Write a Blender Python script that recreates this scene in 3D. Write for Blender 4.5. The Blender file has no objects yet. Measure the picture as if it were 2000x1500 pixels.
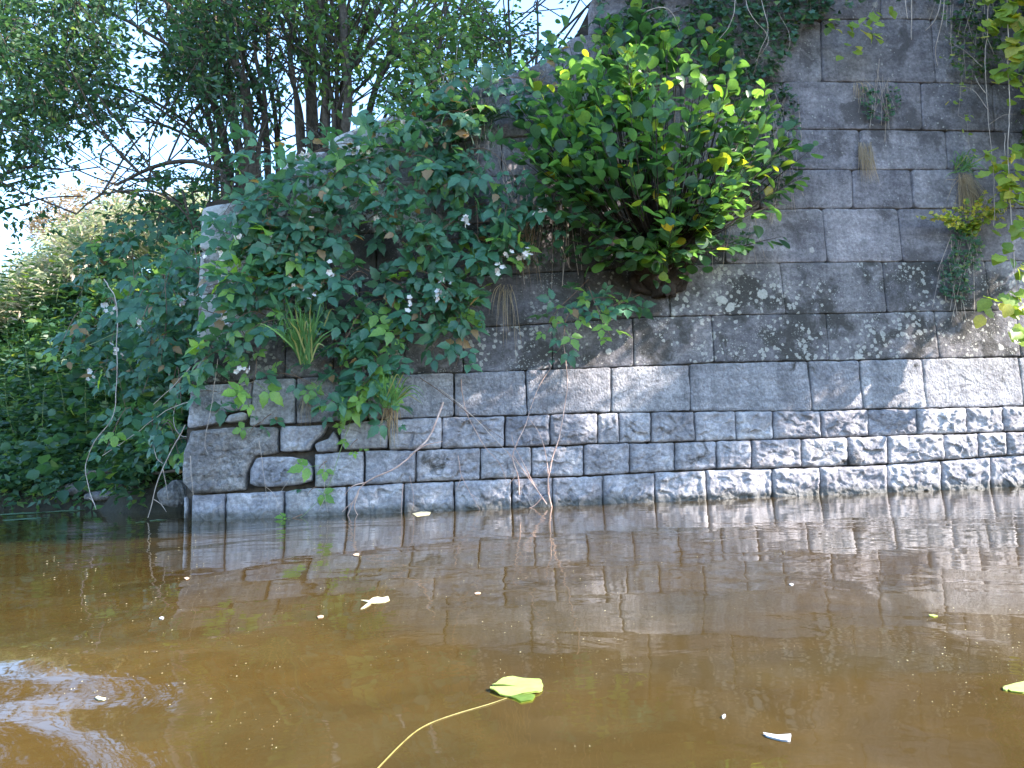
import bpy, math, random
import numpy as np
from mathutils import Matrix, Vector
R = math.radians
rng = np.random.default_rng(7)
random.seed(7)
sc = bpy.context.scene
COL = sc.collection

# ------------------------------------------------------------------ camera
W0, H0 = 2000.0, 1500.0
FPX = 1450.0
PITCH, ROLL = R(6.3), 0.0347
CAM = np.array([0.0, 0.0, 0.277])
_f = np.array([0, math.cos(PITCH), math.sin(PITCH)])
_r0 = np.array([1.0, 0, 0]); _u0 = np.array([0, -math.sin(PITCH), math.cos(PITCH)])
_r = math.cos(ROLL) * _r0 - math.sin(ROLL) * _u0
_u = math.cos(ROLL) * _u0 + math.sin(ROLL) * _r0
cam_data = bpy.data.cameras.new('camera')
cam_data.sensor_width = 36.0
cam_data.lens = FPX / W0 * 36.0
cam_data.clip_start = 0.02
cam_data.clip_end = 2000
cam = bpy.data.objects.new('camera', cam_data)
COL.objects.link(cam)
M = Matrix.Identity(4)
for i in range(3):
    M[i][0] = _r[i]; M[i][1] = _u[i]; M[i][2] = -_f[i]; M[i][3] = CAM[i]
cam.matrix_world = M
sc.camera = cam

# ------------------------------------------------------------------ sky, sun, exposure
YAW = None
SUN_EL, SUN_AZ = R(33), R(14)         # azimuth measured from +X towards the viewer
sdir = np.array([math.cos(SUN_EL) * math.cos(SUN_AZ), -math.cos(SUN_EL) * math.sin(SUN_AZ), math.sin(SUN_EL)])
world = bpy.data.worlds.new('World')
sc.world = world
world.use_nodes = True
wn = world.node_tree
bg = wn.nodes['Background']
sky = wn.nodes.new('ShaderNodeTexSky')
sky.sky_type = 'NISHITA'
sky.sun_disc = False
sky.sun_elevation = SUN_EL
sky.sun_rotation = math.atan2(sdir[0], sdir[1])
sky.air_density = 1.15; sky.dust_density = .3; sky.ozone_density = 4.0
wn.links.new(sky.outputs[0], bg.inputs[0])
bg.inputs[1].default_value = 0.15
sun_d = bpy.data.lights.new('sun', 'SUN')
sun_d.energy = 4.0
sun_d.angle = R(0.55)
sun_d.color = (1.0, 0.91, 0.82)
sun = bpy.data.objects.new('sun', sun_d)
COL.objects.link(sun)
sun.rotation_euler = Vector(sdir.tolist()).to_track_quat('Z', 'Y').to_euler()
sun.location = (8, -3, 8)
sc.view_settings.view_transform = 'Standard'
sc.view_settings.look = 'None'
sc.view_settings.exposure = 2.72
sc.view_settings.gamma = 1.0
sc.render.engine = 'CYCLES'
sc.cycles.max_bounces = 6
sc.cycles.diffuse_bounces = 3
sc.cycles.glossy_bounces = 3
sc.cycles.transmission_bounces = 4
sc.cycles.transparent_max_bounces = 4
sc.cycles.use_denoising = True
sc.cycles.caustics_reflective = False
sc.cycles.caustics_refractive = False

# ------------------------------------------------------------------ picture <-> place
def ray(px, py):
    px = np.asarray(px, float); py = np.asarray(py, float)
    a = (px - W0 / 2) / FPX; b = -(py - H0 / 2) / FPX
    d = _f + a[..., None] * _r + b[..., None] * _u
    return d / np.linalg.norm(d, axis=-1, keepdims=True)

def gp(px, py, z=0.0):
    d = ray(px, py)
    t = (z - CAM[2]) / d[..., 2]
    return CAM + t[..., None] * d

def py_(px, py, Y):
    """point at depth Y along the ray"""
    d = ray(px, py)
    Y = np.asarray(Y, float)
    return CAM + (Y / d[..., 1])[..., None] * d

_P1, _P2 = gp(370, 1017), gp(2000, 950)
WO = _P1.copy()
WU = (_P2 - _P1); WU /= np.linalg.norm(WU)
WN0 = np.array([WU[1], -WU[0], 0.0])
BAT = R(2.0)
WV = math.cos(BAT) * np.array([0, 0, 1.0]) - math.sin(BAT) * WN0
WN = math.cos(BAT) * WN0 + math.sin(BAT) * np.array([0, 0, 1.0])

def loc2w(u, v, n):
    u, v, n = (np.asarray(a, float)[..., None] for a in (u, v, n))
    return WO + u * WU + v * WV + n * WN

def wuv(px, py, off=0.0):
    d = ray(px, py)
    t = (np.dot(WO - CAM, WN) + np.asarray(off, float)) / (d @ WN)
    P = CAM + t[..., None] * d
    return (P - WO) @ WU, (P - WO) @ WV

def wp(px, py, off=0.0):
    u, v = wuv(px, py, off)
    return loc2w(u, v, np.broadcast_to(np.asarray(off, float), u.shape))

def proj(P):
    D = np.asarray(P) - CAM
    z = D @ _f
    return W0 / 2 + FPX * (D @ _r) / z, H0 / 2 - FPX * (D @ _u) / z, z

# ------------------------------------------------------------------ noise
def _hash(ix, iy, iz, seed):
    h = (ix * 374761393 + iy * 668265263 + iz * 2147483647 + seed * 974634777).astype(np.int64)
    h = (h ^ (h >> 13)) * 1274126177
    h = h & 0x7fffffff
    h = (h ^ (h >> 16)) * 2246822519 & 0x7fffffff
    return ((h ^ (h >> 11)) & 0xffff) / 65535.0

def vnoise(p, s, seed=0):
    q = np.asarray(p) * s
    i = np.floor(q).astype(np.int64); f = q - i
    f = f * f * (3 - 2 * f)
    out = 0
    for dx in (0, 1):
        wx = f[:, 0] if dx else 1 - f[:, 0]
        for dy in (0, 1):
            wy = f[:, 1] if dy else 1 - f[:, 1]
            for dz in (0, 1):
                wz = f[:, 2] if dz else 1 - f[:, 2]
                out = out + wx * wy * wz * _hash(i[:, 0] + dx, i[:, 1] + dy, i[:, 2] + dz, seed)
    return out * 2 - 1

def fbm(p, s, o=4, seed=0, g=0.5):
    a, t = 1.0, 0
    for k in range(o):
        t = t + a * vnoise(p, s * 2 ** k, seed + 17 * k); a *= g
    return t

def chips(uv, size, seed, tilt=0.35, step=0.5):
    """cells, each a tilted facet: the look of pitched, rock-faced stone"""
    q = uv / size
    i = np.floor(q).astype(np.int64)
    best = np.full(len(q), 1e9); h = np.zeros(len(q))
    z = np.zeros(len(q), np.int64)
    for dx in (-1, 0, 1):
        for dy in (-1, 0, 1):
            cx, cy = i[:, 0] + dx, i[:, 1] + dy
            jx = cx + _hash(cx, cy, z, seed); jy = cy + _hash(cx, cy, z, seed + 1)
            d = (q[:, 0] - jx) ** 2 + ((q[:, 1] - jy) * 1.3) ** 2
            a = _hash(cx, cy, z, seed + 2) * 2 - 1; b = _hash(cx, cy, z, seed + 3) * 2 - 1
            c = _hash(cx, cy, z, seed + 4) * 2 - 1
            hh = (a * (q[:, 0] - jx) + b * (q[:, 1] - jy)) * tilt + c * step
            m = d < best
            best = np.where(m, d, best); h = np.where(m, hh, h)
    return h * size

# ------------------------------------------------------------------ mesh and object helpers
class Buf:
    def __init__(s): s.v = []; s.f = []; s.n = 0
    def add(s, v, f):
        s.v.append(np.asarray(v, float)); s.f.append((np.asarray(f, int) + s.n)); s.n += len(v)
    def arr(s):
        return np.concatenate(s.v) if s.v else np.zeros((0, 3)), s.f

def make_mesh(name, v, faces, smooth=True):
    """faces: list of (k, m) index arrays"""
    me = bpy.data.meshes.new(name)
    if isinstance(faces, np.ndarray): faces = [faces]
    faces = [f for f in faces if len(f)]
    tot = np.concatenate([np.full(len(f), f.shape[1], np.int32) for f in faces])
    idx = np.concatenate([f.ravel() for f in faces]).astype(np.int32)
    me.vertices.add(len(v)); me.vertices.foreach_set('co', np.ascontiguousarray(v, np.float32).ravel())
    me.loops.add(len(idx)); me.loops.foreach_set('vertex_index', idx)
    me.polygons.add(len(tot))
    st = np.zeros(len(tot), np.int32); st[1:] = np.cumsum(tot)[:-1]
    me.polygons.foreach_set('loop_start', st); me.polygons.foreach_set('loop_total', tot)
    me.polygons.foreach_set('use_smooth', np.full(len(tot), smooth))
    me.update(calc_edges=True)
    return me

def tag(o, label=None, cat=None, group=None, kind=None):
    if label: o['label'] = label
    if cat: o['category'] = cat
    if group: o['group'] = group
    if kind: o['kind'] = kind
    return o

def empty(name, loc, label, cat, group=None):
    o = bpy.data.objects.new(name, None)
    COL.objects.link(o); o.location = [float(c) for c in loc]
    o.empty_display_size = 0.1
    return tag(o, label, cat, group)

def root_loc(o):
    L = np.zeros(3)
    while o is not None:
        L += np.array(o.location); o = o.parent
    return L

def obj(name, v, faces, mat, parent=None, smooth=True, origin=None, kind=None):
    v = np.asarray(v, float)
    if origin is None: origin = v.mean(0) if parent is not None or len(v) else np.zeros(3)
    origin = np.asarray(origin, float)
    me = make_mesh(name, v - origin, faces, smooth)
    me.materials.append(mat)
    o = bpy.data.objects.new(name, me); COL.objects.link(o)
    if parent is not None:
        o.parent = parent; o.location = (origin - root_loc(parent)).tolist()
    else:
        o.location = origin.tolist()
    if kind: o['kind'] = kind
    return o

def norm(a):
    a = np.asarray(a, float)
    return a / np.maximum(np.linalg.norm(a, axis=-1, keepdims=True), 1e-9)

def smooth_path(P, n=None, per=0.05):
    """Catmull-Rom through P"""
    P = np.asarray(P, float)
    if len(P) == 2: P = np.array([P[0], (P[0] + P[1]) / 2, P[1]])
    Q = np.vstack([2 * P[0] - P[1], P, 2 * P[-1] - P[-2]])
    out = []
    for i in range(1, len(Q) - 2):
        L = np.linalg.norm(Q[i + 1] - Q[i])
        k = n or max(2, int(L / per))
        t = np.linspace(0, 1, k, endpoint=False)[:, None]
        a, b, c, d = Q[i - 1], Q[i], Q[i + 1], Q[i + 2]
        out.append(0.5 * ((2 * b) + (-a + c) * t + (2 * a - 5 * b + 4 * c - d) * t ** 2 + (-a + 3 * b - 3 * c + d) * t ** 3))
    out.append(P[-1:])
    return np.concatenate(out)

def tube(P, r, sides=6):
    P = np.asarray(P, float); n = len(P)
    r = np.broadcast_to(np.asarray(r, float), (n,)) if np.ndim(r) else np.full(n, float(r))
    T = norm(np.gradient(P, axis=0))
    ref = np.array([0.31, 0.2, 0.93])
    A = norm(np.cross(T, ref)); B = np.cross(T, A)
    a = np.linspace(0, 2 * np.pi, sides, endpoint=False)
    V = P[:, None, :] + r[:, None, None] * (np.cos(a)[None, :, None] * A[:, None, :] + np.sin(a)[None, :, None] * B[:, None, :])
    V = V.reshape(-1, 3)
    i = np.arange(n - 1)[:, None] * sides; j = np.arange(sides)[None, :]; j2 = (j + 1) % sides
    F = np.stack([i + j, i + j2, i + sides + j2, i + sides + j], -1).reshape(-1, 4)
    return V, F

def taper(n, r0, r1, p=1.0):
    return r0 + (r1 - r0) * np.linspace(0, 1, n) ** p

# ------------------------------------------------------------------ materials
class NT:
    def __init__(s, name):
        s.m = bpy.data.materials.new(name); s.m.use_nodes = True
        s.t = s.m.node_tree; s.t.nodes.clear()
        s.out = s.n('ShaderNodeOutputMaterial')
    def n(s, ty, **kw):
        nd = s.t.nodes.new(ty)
        for k, v in kw.items(): setattr(nd, k, v)
        return nd
    def set(s, sock, v):
        if isinstance(v, bpy.types.NodeSocket): s.t.links.new(v, sock)
        elif isinstance(v, (tuple, list)) and len(v) == 3 and sock.type == 'RGBA': sock.default_value = (*v, 1)
        else: sock.default_value = v
    def math(s, op, a, b=0.0, c=0.0, clamp=False):
        nd = s.n('ShaderNodeMath', operation=op, use_clamp=clamp)
        s.set(nd.inputs[0], a); s.set(nd.inputs[1], b); s.set(nd.inputs[2], c)
        return nd.outputs[0]
    def mix(s, f, a, b, mode='MIX'):
        nd = s.n('ShaderNodeMix', data_type='RGBA', blend_type=mode)
        s.set(nd.inputs[0], f); s.set(nd.inputs[6], a); s.set(nd.inputs[7], b)
        return nd.outputs[2]
    def noise(s, vec, scale, detail=3, rough=0.55, dist=0.0):
        nd = s.n('ShaderNodeTexNoise')
        s.set(nd.inputs['Vector'], vec); nd.inputs['Scale'].default_value = scale
        nd.inputs['Detail'].default_value = detail; nd.inputs['Roughness'].default_value = rough
        nd.inputs['Distortion'].default_value = dist
        return nd.outputs[0]
    def vor(s, vec, scale, feat='F1', rand=1.0):
        nd = s.n('ShaderNodeTexVoronoi', feature=feat)
        s.set(nd.inputs['Vector'], vec); nd.inputs['Scale'].default_value = scale
        nd.inputs['Randomness'].default_value = rand
        return nd
    def ramp(s, v, a, b, lo=0.0, hi=1.0, smooth=True):
        nd = s.n('ShaderNodeMapRange', interpolation_type='SMOOTHSTEP' if smooth else 'LINEAR')
        s.set(nd.inputs[0], v); s.set(nd.inputs[1], a); s.set(nd.inputs[2], b)
        nd.inputs[3].default_value = lo; nd.inputs[4].default_value = hi
        return nd.outputs[0]
    def bump(s, h, strength, dist, normal=None):
        nd = s.n('ShaderNodeBump')
        nd.inputs['Strength'].default_value = strength; nd.inputs['Distance'].default_value = dist
        s.set(nd.inputs['Height'], h)
        if normal is not None: s.t.links.new(normal, nd.inputs['Normal'])
        return nd.outputs[0]
    def pos(s): return s.n('ShaderNodeNewGeometry').outputs['Position']
    def warp(s, vec, scale, amt):
        nd = s.n('ShaderNodeTexNoise'); s.set(nd.inputs['Vector'], vec); nd.inputs['Scale'].default_value = scale
        nd.inputs['Detail'].default_value = 3
        sub = s.n('ShaderNodeVectorMath', operation='SUBTRACT'); s.set(sub.inputs[0], nd.outputs[1]); sub.inputs[1].default_value = (.5, .5, .5)
        sca = s.n('ShaderNodeVectorMath', operation='SCALE'); s.set(sca.inputs[0], sub.outputs[0]); sca.inputs[3].default_value = amt
        ad = s.n('ShaderNodeVectorMath', operation='ADD'); s.set(ad.inputs[0], vec); s.set(ad.inputs[1], sca.outputs[0])
        return ad.outputs[0]
    def pbsdf(s, col, rough=0.8, normal=None, spec=0.3):
        nd = s.n('ShaderNodeBsdfPrincipled')
        s.set(nd.inputs['Base Color'], col); s.set(nd.inputs['Roughness'], rough)
        s.set(nd.inputs['Specular IOR Level'], spec)
        if normal is not None: s.t.links.new(normal, nd.inputs['Normal'])
        return nd
    def done(s, shader):
        s.t.links.new(shader, s.out.inputs[0]); return s.m

def stone_mat(name, ca, cb, lichen, lcol=(.46, .46, .42), stain=0.0, fine=1.0, peck=0.0, moss=0.0, blot=5.0, scol=(.05, .047, .045)):
    t = NT(name); P = t.pos()
    rnd = t.n('ShaderNodeObjectInfo').outputs['Random']
    n1 = t.noise(P, 4.0, 5, .6)
    col = t.mix(t.ramp(n1, .3, .7), ca, cb)
    col = t.mix(1.0, col, t.mix(rnd, (.80, .79, .80), (1.13, 1.12, 1.1)), 'MULTIPLY')
    mpv = t.n('ShaderNodeVectorMath', operation='MULTIPLY'); t.set(mpv.inputs[0], P); mpv.inputs[1].default_value = (7, 7, .9)
    col = t.mix(1.0, col, t.mix(t.ramp(t.noise(mpv.outputs[0], 1.0, 5, .6), .3, .7), (.74, .74, .75), (1.16, 1.15, 1.14)), 'MULTIPLY')
    mph = t.n('ShaderNodeVectorMath', operation='MULTIPLY'); t.set(mph.inputs[0], P); mph.inputs[1].default_value = (1.5, 1.5, 5)
    col = t.mix(1.0, col, t.mix(t.ramp(t.noise(t.warp(mph.outputs[0], 3, .3), 3.5, 6, .7), .35, .65), (.80, .79, .80), (1.15, 1.15, 1.15)), 'MULTIPLY')
    n2 = t.noise(P, 45, 4, .7)
    col = t.mix(1.0, col, t.mix(t.ramp(n2, .3, .75), (.68, .68, .68), (1.25, 1.25, 1.25)), 'MULTIPLY')
    if stain > 0:
        st = t.noise(t.warp(P, 5, .25), 2.6, 6, .65)
        col = t.mix(t.ramp(st, .62 - stain * .35, .72 - stain * .25), col, t.mix(1.0, scol, t.mix(n2, (.6, .6, .6), (1.5, 1.5, 1.5)), 'MULTIPLY'))
    hl = 0.0
    if lichen > 0:
        wv = t.warp(t.warp(P, 9, .07), 34, .03)
        msk = t.noise(P, 1.7, 3, .6)
        big = t.vor(wv, blot).outputs['Distance']
        thr = t.ramp(msk, .38, .75, .0, (.27 if lichen < 1.5 else .38) * lichen)
        lb = t.math('SUBTRACT', thr, big); lb = t.ramp(lb, -.01, .025)
        wv2 = t.warp(t.warp(P, 22, .03), 80, .018)
        sm = t.vor(wv2, 24).outputs['Distance']
        thr2 = t.ramp(t.noise(P, 3.1, 4, .65), .36, .66, .05, .42 * lichen)
        ls = t.ramp(t.math('SUBTRACT', thr2, sm), -.01, .03)
        wv3 = t.warp(P, 90, .012)
        tiny = t.vor(wv3, 62).outputs['Distance']
        lt = t.ramp(t.math('SUBTRACT', t.ramp(t.noise(P, 5, 4, .6), .4, .7, .05, .38 * lichen), tiny), -.02, .05)
        lm = t.math('MAXIMUM', t.math('MAXIMUM', lb, t.math('MULTIPLY', ls, .8)), t.math('MULTIPLY', lt, .55))
        lc = t.mix(t.ramp(t.noise(P, 70, 3, .7), .3, .7), tuple(c * .78 for c in lcol), lcol)
        col = t.mix(t.math('MULTIPLY', lm, .88), col, lc)
        hl = lm
    if moss > 0:
        mm = t.noise(t.warp(P, 9, .1), 3.3, 5, .6)
        col = t.mix(t.ramp(mm, .70 - moss * .2, .80 - moss * .1), col, (.05, .062, .03))
    sep = t.n('ShaderNodeSeparateXYZ'); t.set(sep.inputs[0], P)
    zz = t.math('SUBTRACT', sep.outputs[2], t.math('MULTIPLY', t.noise(P, 9, 4, .6), .05))
    wet = t.ramp(zz, -.01, .05, 1.0, 0.0)
    col = t.mix(t.math('MULTIPLY', wet, .72), col, (.040, .040, .028))
    h = t.math('MULTIPLY', t.noise(P, 130, 3, .6), .35)
    h = t.math('ADD', h, t.math('MULTIPLY', t.noise(P, 38, 7, .72), 1.15 * fine))
    if peck > 0:
        pv = t.n('ShaderNodeVectorMath', operation='MULTIPLY'); t.set(pv.inputs[0], t.warp(P, 12, .05)); pv.inputs[1].default_value = (1.0, 1.0, .62)
        d = t.vor(pv.outputs[0], 62).outputs['Distance']
        h = t.math('ADD', h, t.math('MULTIPLY', t.math('MULTIPLY', d, t.ramp(t.noise(P, 16, 3, .6), .35, .6)), -.9 * peck))
        h = t.math('ADD', h, t.math('MULTIPLY', t.noise(pv.outputs[0], 60, 5, .75), 2.2 * peck))
    h = t.math('ADD', h, t.math('MULTIPLY', hl, .12))
    nb = t.bump(h, 0.85, 0.012)
    b = t.pbsdf(col, t.mix(wet, (.95, .95, .95), (.35, .35, .35)), nb, .14)
    return t.done(b.outputs[0])

def leaf_mat(name, ca, cb, cy=None, yfrac=0.06, trans=0.38, rough=0.42, tcol=None, spec=0.4, vein=False):
    t = NT(name)
    g = t.n('ShaderNodeNewGeometry')
    r1 = g.outputs['Random Per Island']; r2 = t.n('ShaderNodeObjectInfo').outputs['Random']
    r = t.math('FRACT', t.math('ADD', t.math('MULTIPLY', r1, 7.13), t.math('MULTIPLY', r2, 3.7)))
    rb = t.math('FRACT', t.math('MULTIPLY', r, 13.7))
    col = t.mix(r, ca, cb)
    col = t.mix(t.ramp(t.noise(g.outputs['Position'], 2.2, 2), .35, .65), t.mix(1, col, (.8, .85, .85), 'MULTIPLY'), t.mix(1, col, (1.15, 1.12, 1.05), 'MULTIPLY'))
    if cy is not None:
        col = t.mix(t.math('GREATER_THAN', rb, 1 - yfrac), col, cy)
    sp = t.ramp(t.noise(g.outputs['Position'], 95, 3, .7), .35, .7)
    col = t.mix(1.0, col, t.mix(sp, (.86, .86, .86), (1.1, 1.1, 1.1)), 'MULTIPLY')
    back = t.mix(1.0, col, (1.35, 1.3, 1.5), 'MULTIPLY')
    col = t.mix(g.outputs['Backfacing'], col, back)
    b = t.pbsdf(col, rough, None, spec)
    tr = t.n('ShaderNodeBsdfTranslucent')
    tc = t.mix(1.0, col, tcol or (2.6, 2.2, .7), 'MULTIPLY')
    t.set(tr.inputs[0], tc)
    mx = t.n('ShaderNodeMixShader'); mx.inputs[0].default_value = trans
    t.t.links.new(b.outputs[0], mx.inputs[1]); t.t.links.new(tr.outputs[0], mx.inputs[2])
    return t.done(mx.outputs[0])

def plain_mat(name, ca, cb, scale=20, rough=.8, bumpd=0.004, spec=.25):
    t = NT(name); P = t.pos()
    n = t.noise(P, scale, 5, .65)
    col = t.mix(t.ramp(n, .3, .7), ca, cb)
    col = t.mix(1, col, t.mix(t.n('ShaderNodeObjectInfo').outputs['Random'], (.85, .85, .85), (1.15, 1.15, 1.15)), 'MULTIPLY')
    return t.done(t.pbsdf(col, rough, t.bump(t.noise(P, scale * 3, 4, .6), .7, bumpd), spec).outputs[0])

MS = dict(
    rock=stone_mat('rock_faced_limestone', (.245, .24, .258), (.325, .32, .34), .16, stain=.02, fine=1.1),
    rocksh=stone_mat('rock_faced_limestone_chiselled', (.245, .245, .268), (.325, .325, .345), .2, stain=.05, fine=.8),
    peck=stone_mat('pecked_limestone', (.25, .25, .27), (.325, .325, .345), .15, stain=.1, fine=.6, peck=1.0),
    lich=stone_mat('lichened_limestone', (.135, .13, .14), (.20, .19, .20), 1.0, (.40, .39, .36), stain=.45, fine=1.0),
    dark=stone_mat('dark_lichened_limestone', (.10, .095, .102), (.15, .14, .148), .82, (.34, .33, .31), stain=.5, fine=1.0),
    up=stone_mat('weathered_limestone', (.185, .175, .192), (.260, .244, .262), .5, (.40, .38, .36), stain=.3, fine=1.1, peck=.3, blot=3.4, moss=.2, scol=(.085, .078, .082)),
    white=stone_mat('white_lichened_limestone', (.20, .185, .175), (.27, .25, .24), 2.0, (.47, .47, .46), stain=.4, fine=1.0, blot=6),
    cong=stone_mat('pitted_limestone', (.20, .19, .19), (.32, .31, .31), .3, stain=.12, fine=2.2, peck=1.5),
)
M_core = plain_mat('mortar_and_soil', (.03, .026, .022), (.07, .06, .052), 12, .95, .01)
M_soil = plain_mat('dark_soil', (.010, .010, .007), (.024, .022, .014), 6, .95, .02)
M_moss = plain_mat('moss', (.035, .05, .015), (.08, .09, .03), 22, .95, .01)
M_bark = plain_mat('grey_brown_bark', (.045, .036, .028), (.10, .082, .065), 22, .9, .012)
M_alderbark = plain_mat('dark_alder_bark', (.022, .017, .015), (.055, .042, .036), 30, .9, .01)
M_cane = plain_mat('bramble_cane', (.10, .055, .04), (.17, .11, .075), 15, .6, .002)
M_green_stem = plain_mat('green_stem', (.10, .16, .05), (.18, .22, .09), 15, .55, .002)
M_dry = plain_mat('dry_stem', (.28, .22, .18), (.44, .36, .31), 18, .7, .002)
M_dryred = plain_mat('reddish_dry_stem', (.30, .19, .155), (.46, .33, .28), 18, .7, .002)
M_root = plain_mat('knotted_root_wood', (.018, .014, .013), (.045, .036, .032), 14, .9, .02)
ML = dict(
    alder=leaf_mat('alder_leaf', (.028, .082, .044), (.062, .145, .056), (.16, .22, .03), .05, .5, .36),
    aldery=leaf_mat('young_alder_leaf', (.07, .17, .035), (.13, .23, .045), (.30, .26, .03), .06, .45, .4),
    bramble=leaf_mat('bramble_leaf', (.028, .090, .055), (.062, .158, .092), (.20, .13, .06), .03, .32, .45),
    brambley=leaf_mat('young_bramble_leaf', (.10, .21, .05), (.16, .28, .06), None, 0, .4, .45),
    ivy=leaf_mat('ivy_leaf', (.018, .048, .02), (.035, .085, .03), (.08, .13, .03), .05, .18, .35),
    tree=leaf_mat('willow_leaf', (.020, .048, .030), (.042, .085, .042), (.12, .16, .05), .05, .38, .5, (1.9, 2.1, .9)),
    tree2=leaf_mat('hazel_leaf', (.036, .078, .034), (.075, .135, .045), (.18, .22, .06), .1, .42, .5, (2.1, 2.1, .8)),
    herb=leaf_mat('herb_leaf', (.022, .066, .038), (.05, .115, .058), (.1, .16, .05), .08, .35, .5),
    sunny=leaf_mat('meadow_leaf', (.15, .20, .10), (.28, .32, .20), (.42, .38, .30), .3, .4, .6, (1.5, 1.45, 1.0)),
    grass=leaf_mat('grass_blade', (.04, .11, .035), (.09, .19, .05), (.2, .2, .07), .12, .35, .5),
    drygrass=leaf_mat('dry_grass_blade', (.20, .155, .09), (.32, .25, .15), None, 0, .3, .7, (1.3, 1.1, .8)),
    fern=leaf_mat('fern_frond', (.02, .06, .03), (.045, .10, .045), None, 0, .25, .5),
    vine=leaf_mat('vine_leaf', (.12, .20, .04), (.22, .30, .06), (.34, .34, .07), .15, .5, .42),
    pad=leaf_mat('lily_pad', (.12, .20, .12), (.20, .28, .18), None, 0, .1, .25, spec=.6),
    petal=leaf_mat('bramble_petal', (.55, .50, .48), (.72, .68, .66), (.55, .42, .36), .2, .3, .6, (1, 1, 1)),
    floatl=leaf_mat('floating_leaf', (.28, .36, .09), (.36, .43, .13), None, 0, .1, .4),
    yellow=leaf_mat('yellow_petal', (.48, .44, .06), (.60, .54, .10), None, 0, .4, .6, (1, .9, .3)),
)

# ------------------------------------------------------------------ leaf templates (length along +Y, face up +Z)
def blade(prof, y0=0, L=1.0, fold=.12, curl=.10, ang=0.0, base=(0, 0, 0), serr=0.0):
    """prof: [(t, half width)]"""
    n = len(prof)
    V = []
    for k, (t, w) in enumerate(prof):
        if serr and 0 < k < n - 1: w = w * (1 + (serr if k % 2 else -serr))
        z = -curl * t * t
        V += [(0, t * L, z * L), (-w * L, t * L + (serr * .05 if k % 2 else 0), (z + fold * w) * L), (w * L, t * L, (z + fold * w) * L)]
    F = []
    for k in range(n - 1):
        a, b = 3 * k, 3 * k + 3
        F += [(a, b, b + 1, a + 1), (a, a + 2, b + 2, b)]
    V = np.array(V, float)
    c, s = math.cos(ang), math.sin(ang)
    V = V @ np.array([[c, s, 0], [-s, c, 0], [0, 0, 1]])
    return V + np.array(base), np.array(F)

def join(parts):
    b = Buf()
    for v, f in parts: b.add(v, f)
    return np.concatenate(b.v), np.concatenate(b.f)

T_alder = [blade([(0, .01), (.12, .012), (.2, .16), (.36, .33), (.55, .43), (.75, .44), (.9, .32), (1.0, .12)], fold=f, curl=c) for f, c in ((.25, .1), (.05, .28), (.45, .02), (.1, -.12))]
_pb = [(0, .005), (.07, .15), (.2, .25), (.36, .31), (.5, .29), (.66, .23), (.82, .12), (1.0, .0)]
def brleaf(spread, fold, curl, five=False):
    ps = [blade(_pb, L=.54, fold=fold, curl=curl, base=(0, .48, 0), serr=.12)]
    for s in (-1, 1):
        ps.append(blade(_pb, L=.47, fold=fold, curl=curl + .05, ang=-s * spread, base=(s * .05, .36, 0), serr=.12))
        if five: ps.append(blade(_pb, L=.34, fold=fold, curl=curl + .1, ang=-s * (spread + 1.0), base=(s * .02, .34, 0), serr=.1))
    ps.append((np.array([(-.008, 0, 0), (.008, 0, 0), (.008, .45, 0), (-.008, .45, 0)], float), np.array([(0, 1, 2, 3)])))
    return join(ps)
T_bram = [brleaf(1.25, .3, .15), brleaf(1.1, .1, .3), brleaf(1.35, .4, .05, True), brleaf(1.0, .2, .45)]
def lobed(n=5, deep=.5, rough=0):
    V = [(0, .15, 0)]; k = n * 2 + 1
    for i in range(k):
        a = -2.45 + 4.9 * i / (k - 1)
        r = (1.0 if i % 2 else deep) * (.62 if i in (0, k - 1) else 1) * (.5 + .12 * math.cos(a))
        V.append((math.sin(a) * r, .32 + math.cos(a) * r, -.12 * r * r + .04 * (i % 2)))
    V[0] = (0, .22, .03)
    F3 = [(0, i, i + 1) for i in range(1, k)]
    return np.array(V, float), np.array([(a, b, c, c) for a, b, c in F3])[:, :3]
T_ivy = [lobed(5, .62), lobed(3, .6)]
T_vine = [lobed(5, .72), lobed(7, .8)]
T_small = [(np.array([(0, 0, 0), (-.26, .45, .08), (0, 1, -.05), (.26, .45, .08)], float), np.array([(0, 2, 1), (0, 3, 2)]))]
T_pinna = [(np.array([(0, 0, 0), (-.085, .35, .02), (0, 1, -.06), (.085, .35, .02)], float), np.array([(0, 2, 1), (0, 3, 2)]))]
T_lance = [blade([(0, .02), (.3, .10), (.7, .075), (1, 0)], fold=.5, curl=.25), blade([(0, .02), (.3, .12), (.7, .08), (1, 0)], fold=.2, curl=.5)]
T_round = [blade([(0, .03), (.25, .36), (.6, .42), (1, .06)], fold=.25, curl=.2)]
T_petal = [(np.array([(0, 0, 0), (-.42, .6, .12), (0, 1, .22), (.42, .6, .12)], float), np.array([(0, 3, 2, 1)]))]

def frames(d, n):
    d = norm(d); x = norm(np.cross(d, n)); z = np.cross(x, d)
    return np.stack([x, d, z], -1)        # columns

def scatter(tpls, pos, d, n, s, which=None):
    """one joined mesh of many leaves -> verts, [faces]"""
    Fm = frames(d, n); s = np.broadcast_to(np.asarray(s, float), (len(pos),))
    which = rng.integers(0, len(tpls), len(pos)) if which is None else which
    vs, fs, off = [], [], 0
    for k, (tv, tf) in enumerate(tpls):
        m = which == k
        c = int(m.sum())
        if not c: continue
        v = np.einsum('nij,kj->nki', Fm[m] * s[m][:, None, None], tv) + pos[m][:, None, :]
        vs.append(v.reshape(-1, 3))
        fs.append((tf[None] + (np.arange(c) * len(tv))[:, None, None]).reshape(-1, tf.shape[1]) + off)
        off += c * len(tv)
    return np.concatenate(vs), fs

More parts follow.
